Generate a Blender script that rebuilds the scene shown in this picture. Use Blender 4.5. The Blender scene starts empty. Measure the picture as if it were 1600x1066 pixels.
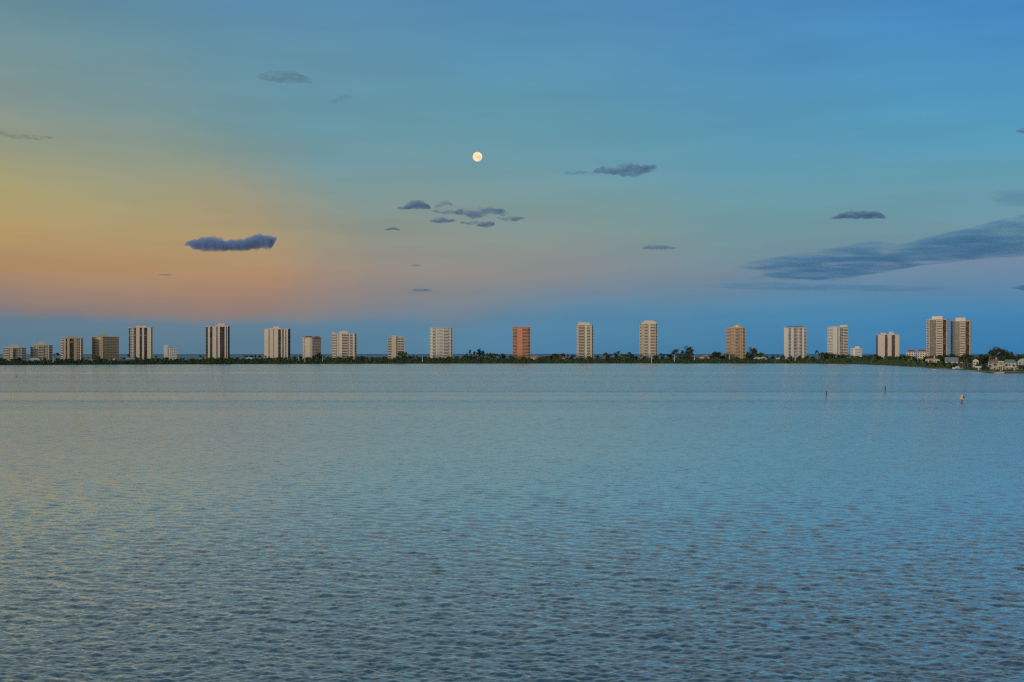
import bpy, math, random
import numpy as np
from mathutils import Vector

# ------------------------------------------------------------------ camera, sky, sun, exposure
S = bpy.context.scene
COL = S.collection
H = 21.0            # camera height over the water (a bridge deck)
F = 1640.0          # focal length in photo pixels (1600 wide)
CX, HZ = 800.0, 552.0

cam_d = bpy.data.cameras.new("camera"); cam = bpy.data.objects.new("camera", cam_d); COL.objects.link(cam)
cam.location = (0, 0, H); cam.rotation_euler = (math.radians(90), 0, 0)
cam_d.sensor_width = 36; cam_d.lens = 36 * F / 1600; cam_d.shift_y = 19 / 1600
cam_d.clip_start = 0.5; cam_d.clip_end = 90000
S.camera = cam

def lin(c):
    return tuple((v/255/12.92 if v/255 <= .04045 else ((v/255+.055)/1.055)**2.4) for v in c)

SUN_EL, SUN_AZ = math.radians(3), math.radians(-140)   # azimuth from +Y, towards -X: behind left
def build_world():
    w = bpy.data.worlds.new("World"); S.world = w; w.use_nodes = True
    nt = w.node_tree; N = nt.nodes; L = nt.links; N.clear()
    out = N.new('ShaderNodeOutputWorld')
    tc = N.new('ShaderNodeTexCoord')
    sky = N.new('ShaderNodeTexSky'); sky.sky_type = 'NISHITA'; sky.sun_disc = False
    sky.sun_elevation = SUN_EL; sky.sun_rotation = SUN_AZ % (2*math.pi)
    bg1 = N.new('ShaderNodeBackground'); L.new(sky.outputs[0], bg1.inputs[0]); bg1.inputs[1].default_value = 0.05
    sep = N.new('ShaderNodeSeparateXYZ')
    nz = N.new('ShaderNodeTexNoise'); nz.inputs['Scale'].default_value = 4.0; nz.inputs['Detail'].default_value = 6; nz.inputs['Roughness'].default_value = .55
    L.new(tc.outputs['Generated'], nz.inputs['Vector'])
    sub = N.new('ShaderNodeVectorMath'); sub.operation = 'SUBTRACT'; sub.inputs[1].default_value = (.5, .5, .5)
    L.new(nz.outputs['Color'], sub.inputs[0])
    mul = N.new('ShaderNodeVectorMath'); mul.operation = 'MULTIPLY'; mul.inputs[1].default_value = (.24, .24, .04)
    L.new(sub.outputs[0], mul.inputs[0])
    add = N.new('ShaderNodeVectorMath'); add.operation = 'ADD'
    L.new(tc.outputs['Generated'], add.inputs[0]); L.new(mul.outputs[0], add.inputs[1])
    L.new(add.outputs[0], sep.inputs[0])
    def M(op, a, b=None, clamp=False):
        n = N.new('ShaderNodeMath'); n.operation = op; n.use_clamp = clamp
        for i, v in enumerate((a, b)):
            if v is None: continue
            if isinstance(v, (int, float)): n.inputs[i].default_value = v
            else: L.new(v, n.inputs[i])
        return n.outputs[0]
    az = M('ARCTAN2', sep.outputs[0], sep.outputs[1])          # 0 ahead, + to the right
    u = M('ADD', M('DIVIDE', az, 2*math.pi), 0.5)
    r = M('SQRT', M('ADD', M('MULTIPLY', sep.outputs[0], sep.outputs[0]), M('MULTIPLY', sep.outputs[1], sep.outputs[1])))
    t = M('DIVIDE', sep.outputs[2], M('MAXIMUM', r, 0.02))
    A = [-29, -20, -13.7, -7, 0, 7, 13.7, 20, 28]
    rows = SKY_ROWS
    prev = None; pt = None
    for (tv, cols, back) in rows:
        cr = N.new('ShaderNodeValToRGB'); cr.color_ramp.interpolation = 'EASE'
        L.new(u, cr.inputs[0]); e = cr.color_ramp.elements
        stops = [(-180, back), (-95, tuple((a*.4+b*.6) for a, b in zip(back, cols[0]))), (-40, tuple(a*.5+b*.5 for a, b in zip(cols[0], (118, 138, 146))))]
        stops += list(zip(A, cols)) + [(95, tuple((a*.4+b*.6) for a, b in zip(back, cols[-1]))), (180, back)]
        cr.color_ramp.interpolation = 'LINEAR'
        while len(e) < len(stops): e.new(0.5)
        for i, (a, c) in enumerate(stops):
            e[i].position = a/360+.5
        for i, (a, c) in enumerate(stops):
            e[i].color = lin(c) + (1,)
        if prev is None: prev = cr.outputs[0]
        else:
            mr = N.new('ShaderNodeMapRange'); L.new(t, mr.inputs[0])
            mr.inputs[1].default_value = pt; mr.inputs[2].default_value = tv
            mx = N.new('ShaderNodeMix'); mx.data_type = 'RGBA'
            L.new(mr.outputs[0], mx.inputs[0]); L.new(prev, mx.inputs[6]); L.new(cr.outputs[0], mx.inputs[7])
            prev = mx.outputs[2]
        pt = tv
    # thin uneven veils in the air
    vs = N.new('ShaderNodeVectorMath'); vs.operation = 'MULTIPLY'; vs.inputs[1].default_value = (3, 3, 26); L.new(tc.outputs['Generated'], vs.inputs[0])
    vn = N.new('ShaderNodeTexNoise'); vn.inputs['Scale'].default_value = 1.6; vn.inputs['Detail'].default_value = 7; L.new(vs.outputs[0], vn.inputs['Vector'])
    vb = M('ADD', M('MULTIPLY', M('SUBTRACT', vn.outputs['Fac'], .5), .24), 1.0)
    vm = N.new('ShaderNodeVectorMath'); vm.operation = 'SCALE'; L.new(prev, vm.inputs[0]); L.new(vb, vm.inputs['Scale']); prev = vm.outputs[0]
    bg2 = N.new('ShaderNodeBackground'); L.new(prev, bg2.inputs[0]); bg2.inputs[1].default_value = 1.13
    ash = N.new('ShaderNodeMixShader'); ash.inputs[0].default_value = .9; L.new(bg1.outputs[0], ash.inputs[1]); L.new(bg2.outputs[0], ash.inputs[2])
    L.new(ash.outputs[0], out.inputs[0])

def row5(a, b, c, d, e, k=.5):   # five photo columns (0,400,800,1200,1600) -> nine azimuth stops
    m = lambda p, q, f=.5: tuple(x+(y-x)*f for x, y in zip(p, q))
    return [a, m(a, b), b, m(b, c, k), c, m(c, d), d, m(d, e), e]
SKY_ROWS = [
 (0.000, row5((86,118,138),(86,122,144),(76,126,157),(64,124,164),(50,118,168)), (150,130,120)),
 (0.026, row5((96,122,140),(94,124,145),(82,130,160),(66,130,170),(56,125,174)), (175,150,125)),
 (0.036, row5((132,122,122),(136,122,120),(90,130,158),(72,132,170),(63,130,174)), (190,160,125)),
 (0.053, row5((150,126,112),(158,128,114),(112,130,146),(90,130,160),(86,130,165), .55), (205,170,125)),
 (0.075, row5((172,136,98),(174,138,106),(134,134,136),(106,133,155),(108,132,160), .72), (210,180,130)),
 (0.105, row5((176,148,98),(168,146,112),(130,142,138),(108,144,154),(106,145,162), .82), (205,180,140)),
 (0.140, row5((170,158,106),(154,148,126),(120,147,148),(102,149,161),(96,151,171), .85), (195,180,150)),
 (0.180, row5((150,151,124),(126,147,144),(106,150,162),(91,149,173),(82,152,183), .8), (180,175,155)),
 (0.215, row5((130,146,140),(108,144,152),(97,150,166),(85,148,177),(74,146,187), .7), (165,170,160)),
 (0.275, row5((110,142,146),(98,142,160),(88,144,174),(78,141,183),(66,136,191)), (150,165,170)),
 (0.330, row5((92,134,154),(88,136,168),(82,136,175),(72,133,183),(61,126,187)), (135,155,170)),
 (0.600, row5((140,152,156),(138,152,156),(136,151,157),(132,148,157),(128,145,158)), (118,142,158)),  # unseen sky above the frame, made brighter to lift the water's reflections
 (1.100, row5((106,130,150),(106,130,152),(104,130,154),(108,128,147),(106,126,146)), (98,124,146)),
 (2.500, row5((70,102,134),(70,102,136),(70,102,138),(68,100,138),(66,98,138)), (70,100,134)),
]
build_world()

sun_d = bpy.data.lights.new("sun", 'SUN'); sun = bpy.data.objects.new("sun", sun_d); COL.objects.link(sun)
sun_d.energy = 1.8; sun_d.angle = math.radians(11); sun_d.color = (1.0, .83, .64)
sd = Vector((math.sin(SUN_AZ)*math.cos(SUN_EL), math.cos(SUN_AZ)*math.cos(SUN_EL), math.sin(SUN_EL)))
sun.rotation_euler = sd.to_track_quat('Z', 'Y').to_euler()
sun.location = sd*200

S.view_settings.view_transform = 'Standard'; S.view_settings.look = 'None'
S.view_settings.exposure = 0; S.view_settings.gamma = 1; S.view_settings.use_curve_mapping = False
S.render.engine = 'CYCLES'
S.cycles.use_denoising = False; S.cycles.sample_clamp_direct = 1.0; S.cycles.sample_clamp_indirect = 1.0
S.cycles.filter_width = 1.3; S.cycles.max_bounces = 6; S.cycles.volume_bounces = 3
try: S.cycles.volume_step_rate = 1.0
except Exception: pass

# ------------------------------------------------------------------ helpers
rnd = random.Random(7)
def px(x, D): return (x-CX)/F*D
def pz(y, D): return H+(HZ-y)/F*D
def dist(y): return H*F/(y-HZ)      # distance of a waterline seen at photo row y

def mesh_np(name, V, Fc, m, parent=None, smooth=False, uv=None):
    me = bpy.data.meshes.new(name); V = np.asarray(V, dtype=np.float32); Fc = np.asarray(Fc, dtype=np.int32)
    me.vertices.add(len(V)); me.vertices.foreach_set('co', V.ravel())
    k = Fc.shape[1]
    me.loops.add(Fc.size); me.loops.foreach_set('vertex_index', Fc.ravel())
    me.polygons.add(len(Fc)); me.polygons.foreach_set('loop_start', np.arange(0, Fc.size, k, dtype=np.int32))
    if smooth: me.polygons.foreach_set('use_smooth', np.ones(len(Fc), dtype=bool))
    me.update(calc_edges=True)
    if m: me.materials.append(m)
    o = bpy.data.objects.new(name, me); COL.objects.link(o)
    if parent: o.parent = parent
    return o

class MB:
    def __init__(s): s.v = []; s.f = []
    def quad(s, a, b, c, d):
        i = len(s.v); s.v += [a, b, c, d]; s.f.append((i, i+1, i+2, i+3))
    def hexa(s, p):      # p: 4 bottom (ccw), 4 top
        i = len(s.v); s.v += [tuple(q) for q in p]
        s.f += [(i+3, i+2, i+1, i), (i+4, i+5, i+6, i+7)]
        for k in range(4):
            j = (k+1) % 4; s.f.append((i+k, i+j, i+4+j, i+4+k))
    def box(s, x0, x1, y0, y1, z0, z1):
        s.hexa([(x0,y0,z0),(x1,y0,z0),(x1,y1,z0),(x0,y1,z0),(x0,y0,z1),(x1,y0,z1),(x1,y1,z1),(x0,y1,z1)])
    def prism(s, pts, z0, z1):
        i = len(s.v); n = len(pts)
        s.v += [(x, y, z0) for x, y in pts]+[(x, y, z1) for x, y in pts]
        s.f.append(tuple(i+n+k for k in range(n))); s.f.append(tuple(i+k for k in reversed(range(n))))
        for k in range(n):
            j = (k+1) % n; s.f.append((i+k, i+j, i+n+j, i+n+k))
    def tube(s, P, R, n=7):
        rings = []
        for k, (p, r) in enumerate(zip(P, R)):
            p = Vector(p)
            d = Vector(P[min(k+1, len(P)-1)])-Vector(P[max(k-1, 0)]); d.normalize()
            a = d.orthogonal().normalized(); b = d.cross(a)
            i = len(s.v); rings.append(i)
            for q in range(n):
                t = 2*math.pi*q/n; s.v.append(tuple(p+(a*math.cos(t)+b*math.sin(t))*r))
        for i, j in zip(rings, rings[1:]):
            for q in range(n):
                s.f.append((i+q, i+(q+1) % n, j+(q+1) % n, j+q))
        s.f.append(tuple(rings[0]+q for q in reversed(range(n)))); s.f.append(tuple(rings[-1]+q for q in range(n)))
    def build(s, name, m, parent=None, smooth=False):
        me = bpy.data.meshes.new(name); me.from_pydata(s.v, [], s.f); me.materials.append(m)
        if smooth:
            for p in me.polygons: p.use_smooth = True
        me.update()
        o = bpy.data.objects.new(name, me); COL.objects.link(o)
        if parent: o.parent = parent
        return o

def thing(name, label, cat, loc=(0, 0, 0), rz=0, group=None):
    o = bpy.data.objects.new(name, None); COL.objects.link(o); o.location = loc; o.rotation_euler = (0, 0, rz)
    o.empty_display_size = 1
    tag(o, label, cat, group); return o
def tag(o, label=None, cat=None, group=None, kind=None):
    if label: o['label'] = label
    if cat: o['category'] = cat
    if group: o['group'] = group
    if kind: o['kind'] = kind
    return o

_m = {}
def mat(name, c, rough=.7, var=.12, scale=.15, spec=.3, metal=0):
    if name in _m: return _m[name]
    m = bpy.data.materials.new(name); m.use_nodes = True; nt = m.node_tree; b = nt.nodes['Principled BSDF']
    b.inputs['Roughness'].default_value = rough; b.inputs['Specular IOR Level'].default_value = spec
    b.inputs['Metallic'].default_value = metal
    tc = nt.nodes.new('ShaderNodeTexCoord'); nz = nt.nodes.new('ShaderNodeTexNoise')
    nz.inputs['Scale'].default_value = scale; nz.inputs['Detail'].default_value = 5
    nt.links.new(tc.outputs['Object'], nz.inputs['Vector'])
    mx = nt.nodes.new('ShaderNodeMix'); mx.data_type = 'RGBA'
    mx.inputs[6].default_value = tuple(v*(1-var) for v in c)+(1,); mx.inputs[7].default_value = tuple(min(1, v*(1+var)) for v in c)+(1,)
    nt.links.new(nz.outputs['Fac'], mx.inputs[0]); nt.links.new(mx.outputs[2], b.inputs['Base Color'])
    _m[name] = m; return m
def window_mat(name, dark, light, p=.3):
    """glass and blinds that differ from flat to flat"""
    if name in _m: return _m[name]
    m = bpy.data.materials.new(name); m.use_nodes = True; nt = m.node_tree; b = nt.nodes['Principled BSDF']
    b.inputs['Roughness'].default_value = .3; b.inputs['Specular IOR Level'].default_value = .25
    tc = nt.nodes.new('ShaderNodeTexCoord')
    dv = nt.nodes.new('ShaderNodeVectorMath'); dv.operation = 'DIVIDE'; dv.inputs[1].default_value = (3.7, 9.0, 3.1)
    fl = nt.nodes.new('ShaderNodeVectorMath'); fl.operation = 'FLOOR'
    wn = nt.nodes.new('ShaderNodeTexWhiteNoise'); cr = nt.nodes.new('ShaderNodeValToRGB')
    nt.links.new(tc.outputs['Object'], dv.inputs[0]); nt.links.new(dv.outputs[0], fl.inputs[0])
    nt.links.new(fl.outputs[0], wn.inputs['Vector']); nt.links.new(wn.outputs['Value'], cr.inputs[0])
    e = cr.color_ramp.elements; e[0].position = 1-p-.25; e[0].color = dark+(1,); e[1].position = 1; e[1].color = light+(1,)
    nt.links.new(cr.outputs[0], b.inputs['Base Color'])
    _m[name] = m; return m

GLASS = window_mat('dark_window_glass', (.018, .02, .028), (.10, .09, .08))
GLASSB = window_mat('brown_window_glass', (.025, .022, .028), (.20, .13, .09), .5)
GLASSM = window_mat('grey_window_glass', (.05, .05, .055), (.17, .15, .13), .5)
WALL = {
 'cream': mat('cream_stucco', (.60, .52, .41)), 'white': mat('white_stucco', (.66, .63, .57)),
 'pinkish': mat('pinkish_stucco', (.60, .48, .41)), 'salmon': mat('salmon_stucco', (.62, .24, .15)),
 'tan': mat('tan_stucco', (.50, .38, .25)), 'grey': mat('pale_grey_stucco', (.55, .53, .50)),
 'warm': mat('warm_white_stucco', (.68, .58, .47)), 'rose': mat('rose_tan_stucco', (.52, .40, .33)),
 'coral': mat('pale_coral_stucco', (.58, .30, .20)), 'gold': mat('golden_stucco', (.58, .38, .13)), 'greyd': mat('weathered_grey_stucco', (.38, .35, .31)),
}
ROOFS = {'red': mat('red_clay_tile', (.36, .10, .06), var=.25, scale=1.5), 'grey': mat('grey_shingle', (.22, .23, .25), var=.2, scale=1.2),
 'white': mat('white_tile_roof', (.60, .60, .58), var=.1), 'brown': mat('brown_tile_roof', (.20, .13, .10), var=.2, scale=1),
 'orange': mat('orange_clay_tile', (.55, .22, .12), var=.2, scale=1.5), 'green': mat('pale_green_tile_roof', (.42, .52, .47), var=.1)}
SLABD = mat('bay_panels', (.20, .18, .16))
CONC = mat('pale_concrete', (.5, .48, .43)); DARKC = mat('dark_parapet', (.2, .14, .11))
METALW = mat('white_gelcoat', (.75, .75, .73), rough=.3); WOODP = mat('weathered_timber', (.16, .12, .09), var=.3, scale=3)
LEAF = []
def leaf_mat(name, c, var=.5, scale=.12):
    m = mat(name, c, rough=.75, var=var, scale=scale, spec=.15); return m
L_MANG = leaf_mat('mangrove_leaves', (.068, .108, .050), .55, .06)
L_DARK = leaf_mat('dark_leaves', (.042, .068, .034), .5, .3)
L_MID = leaf_mat('mid_green_leaves', (.075, .115, .045), .5, .3)
L_OLIVE = leaf_mat('olive_leaves', (.10, .105, .045), .4, .3)
L_CAS = leaf_mat('pine_needles', (.058, .075, .050), .4, .3)
L_PALM = leaf_mat('palm_fronds', (.045, .062, .034), .4, .5)
L_PALMY = leaf_mat('yellow_green_palm_fronds', (.13, .14, .04), .3, .5)
BARK = mat('grey_bark', (.16, .13, .11), var=.3, scale=1); BARKP = mat('pale_palm_bark', (.22, .20, .17), var=.3, scale=2)

# ------------------------------------------------------------------ shoreline, water, ground
SHORE = [(-900, 573), (-300, 572), (-100, 571.2), (0, 570.6), (200, 569.6), (400, 568.8), (700, 568.0), (1000, 567.7), (1250, 568.0), (1330, 568.8),
         (1380, 570.6), (1432, 573.3), (1456, 576), (1480, 577.2), (1500, 578.2), (1531, 581), (1545, 583.4), (1600, 584), (1750, 585), (2000, 588), (2500, 592)]
SP = [(px(x, dist(y)), dist(y)) for x, y in SHORE]
def shore_D(x):      # distance of the waterline in photo column x
    for (x0, y0), (x1, y1) in zip(SHORE, SHORE[1:]):
        if x0 <= x <= x1: return dist(y0+(y1-y0)*(x-x0)/(x1-x0))
    return dist(SHORE[-1][1])

def build_water():
    f = F*.64
    rows = []
    r = 500.0
    while r > .95:
        rows.append(H*f/r)
        r -= .5
    rows = [q for q in rows if q < 2500]+[2500.0]
    Y = np.array(rows); nx = 1250
    s = np.linspace(-.66, .66, nx)
    X = s[None, :]*Y[:, None]; YY = np.repeat(Y[:, None], nx, 1)
    sp = np.gradient(Y); spx = Y*(s[1]-s[0]); Z = np.zeros_like(X)
    rg = np.random.RandomState(3)
    for i in range(150):
        lam = 0.36*(3.0/.36)**(rg.rand()**1.1)
        th = math.radians(-100)+rg.randn()*.50         # wind waves running towards the bridge
        k = 2*math.pi/lam; kx, ky = k*math.cos(th), k*math.sin(th)
        slope = .027*(lam/1.0)**(-.5)
        a = slope/k
        eff = np.maximum(sp*abs(ky)/k, spx*abs(kx)/k)
        att = np.clip((lam/np.maximum(eff, 1e-3)-2.2)/2.0, 0, 1)
        ph = kx*X+ky*YY+rg.rand()*6.28
        Z += (a*att)[:, None]*(np.sin(ph)+.18*np.cos(2*ph))
    V = np.stack([X, YY, Z], -1).reshape(-1, 3)
    n, m = X.shape
    idx = np.arange(n*m).reshape(n, m)
    Fc = np.stack([idx[:-1, :-1], idx[:-1, 1:], idx[1:, 1:], idx[1:, :-1]], -1).reshape(-1, 4)
    # water to the sides of and behind the bridge, beyond the detailed part
    mt = bpy.data.materials.new('lagoon_water'); mt.use_nodes = True; nt = mt.node_tree; N = nt.nodes; L = nt.links
    b = N['Principled BSDF']
    def Mh(op, a, c=None, clamp=False):
        q = N.new('ShaderNodeMath'); q.operation = op; q.use_clamp = clamp
        for i, v in enumerate((a, c)):
            if v is None: continue
            if isinstance(v, (int, float)): q.inputs[i].default_value = v
            else: L.new(v, q.inputs[i])
        return q.outputs[0]
    geo = N.new('ShaderNodeNewGeometry'); sepp = N.new('ShaderNodeSeparateXYZ'); L.new(geo.outputs['Position'], sepp.inputs[0])
    def noise(scale, det=3, rough=.5):
        mp = N.new('ShaderNodeVectorMath'); mp.operation = 'MULTIPLY'; mp.inputs[1].default_value = scale
        L.new(geo.outputs['Position'], mp.inputs[0])
        q = N.new('ShaderNodeTexNoise'); q.inputs['Scale'].default_value = 1; q.inputs['Detail'].default_value = det; q.inputs['Roughness'].default_value = rough
        L.new(mp.outputs[0], q.inputs['Vector']); return q
    def centred(q, k):
        v = N.new('ShaderNodeVectorMath'); v.operation = 'SUBTRACT'; v.inputs[1].default_value = (.5, .5, .5); L.new(q.outputs['Color'], v.inputs[0])
        w = N.new('ShaderNodeVectorMath'); w.operation = 'MULTIPLY'; w.inputs[1].default_value = k; L.new(v.outputs[0], w.inputs[0]); return w.outputs[0]
    def vadd(a, c):
        v = N.new('ShaderNodeVectorMath'); v.operation = 'ADD'; L.new(a, v.inputs[0]); L.new(c, v.inputs[1]); return v.outputs[0]
    small = centred(noise((3.0, 6.0, 1), 4, .6), (1.7, 1.3, 0))
    mid = centred(noise((.45, .9, 1), 3, .6), (1.1, .95, 0))
    tot = vadd(small, mid)
    # wind lanes and slicks: where the ripples are weaker
    dist_n = noise((.0022, .004, 1), 4)
    lane = noise((.0009, .011, 1), 5, .6)
    yw = Mh('ADD', sepp.outputs[1], Mh('MULTIPLY', Mh('SUBTRACT', dist_n.outputs['Fac'], .5), 14))
    dep = Mh('DIVIDE', H*F, Mh('MAXIMUM', yw, 100))
    rp = N.new('ShaderNodeValToRGB'); L.new(Mh('DIVIDE', dep, 120), rp.inputs[0])
    stops = [(0, .5), (14, .5), (17, .70), (22, .5), (29, .5), (31.3, .88), (33.6, .40), (40, .5), (52, .5), (58, .42), (60.5, .12), (62.2, .62), (64, .70), (65.5, .98), (68, .72), (72, .66), (75, .24), (77, .45), (86, .5), (92, .66), (97, .5), (120, .5)]
    e = rp.color_ramp.elements
    while len(e) < len(stops): e.new(.5)
    for i, (p, v) in enumerate(stops): e[i].position = p/120
    for i, (p, v) in enumerate(stops): e[i].color = (v, v, v, 1)
    band = Mh('SUBTRACT', rp.outputs[0], .5)
    lanef = Mh('MULTIPLY', Mh('SUBTRACT', lane.outputs['Fac'], .5), 1.1)
    calm = Mh('ADD', Mh('MULTIPLY', band, 1.7), lanef)
    far = N.new('ShaderNodeMapRange'); L.new(sepp.outputs[1], far.inputs[0])     # beyond the modelled waves the ripples carry all the roughness
    far.inputs[1].default_value = 130; far.inputs[2].default_value = 600; far.inputs[3].default_value = .8; far.inputs[4].default_value = 2.1
    amp = Mh('MULTIPLY', Mh('MAXIMUM', Mh('SUBTRACT', 1.0, calm), .55), far.outputs[0])
    sc = N.new('ShaderNodeVectorMath'); sc.operation = 'SCALE'; L.new(tot, sc.inputs[0]); L.new(amp, sc.inputs['Scale'])
    # seen at a low angle, only the faces of the ripples turned to the bridge show
    sv = N.new('ShaderNodeSeparateXYZ'); L.new(sc.outputs[0], sv.inputs[0])
    cv = N.new('ShaderNodeCombineXYZ'); L.new(sv.outputs[0], cv.inputs[0])
    L.new(Mh('ADD', Mh('MULTIPLY', Mh('ABSOLUTE', sv.outputs[1]), -.80), Mh('MULTIPLY', sv.outputs[1], .35)), cv.inputs[1])
    tilt = N.new('ShaderNodeCombineXYZ'); L.new(Mh('MULTIPLY', band, .10), tilt.inputs[1])   # wake swell leaning away (+y) or to the bridge
    nn = N.new('ShaderNodeVectorMath'); nn.operation = 'NORMALIZE'
    L.new(vadd(vadd(geo.outputs['Normal'], cv.outputs[0]), tilt.outputs[0]), nn.inputs[0])
    out = N['Material Output']; N.remove(b)
    df = N.new('ShaderNodeBsdfDiffuse'); df.inputs[0].default_value = (.025, .105, .14, 1)
    gs = N.new('ShaderNodeBsdfGlossy'); gs.inputs['Roughness'].default_value = .11; gs.inputs[0].default_value = (1, .94, .86, 1)
    fr = N.new('ShaderNodeFresnel'); fr.inputs[0].default_value = 1.45
    for q in (gs, fr): L.new(nn.outputs[0], q.inputs['Normal'])
    fac = Mh('ADD', Mh('MULTIPLY', fr.outputs[0], 2.5), .10, True)
    # painted-in sheen: boat wakes brightened by raising reflectivity along set bands
    gl_ = Mh('MULTIPLY', Mh('MAXIMUM', Mh('SUBTRACT', band, .06), 0), 2.2)
    fac = Mh('ADD', fac, gl_, True)
    mx = N.new('ShaderNodeMixShader'); L.new(fac, mx.inputs[0]); L.new(df.outputs[0], mx.inputs[1]); L.new(gs.outputs[0], mx.inputs[2])
    L.new(mx.outputs[0], out.inputs[0])
    o = mesh_np('water', V, Fc, mt, smooth=True)
    tag(o, kind='structure')
    w2 = MB()
    k = .66
    w2.quad((-60000, -4000, -.6), (60000, -4000, -.6), (60000, 2500, -.6), (-60000, 2500, -.6))
    o2 = w2.build('lagoon', mt); tag(o2, kind='structure')
    w3 = MB(); w3.quad((-60000, 2500, -.6), (60000, 2500, -.6), (60000, 30000, -.6), (-60000, 30000, -.6))
    o3 = w3.build('ocean', mat('ocean_water', (.13, .19, .24), rough=.55, scale=.01)); tag(o3, kind='structure')
build_water()

def build_ground():
    g = MB()
    top = 1.4
    back = 2560
    pts = SP
    for (x0, y0), (x1, y1) in zip(pts, pts[1:]):
        q0, q1 = 1+4/y0, 1+4/y1; b0, b1 = back/y0, back/y1; e0, e1 = (back+20)/y0, (back+20)/y1
        g.quad((x0, y0, -.5), (x1, y1, -.5), (x1*q1, y1*q1, top), (x0*q0, y0*q0, top))
        g.quad((x0*q0, y0*q0, top), (x1*q1, y1*q1, top), (x1*b1, back, top), (x0*b0, back, top))
        g.quad((x0*b0, back, top), (x1*b1, back, top), (x1*e1, back+20, -.5), (x0*e0, back+20, -.5))
    o = g.build('ground', mat('sandy_grass', (.10, .11, .06), var=.4, scale=.05)); tag(o, kind='structure')
build_ground()

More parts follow.
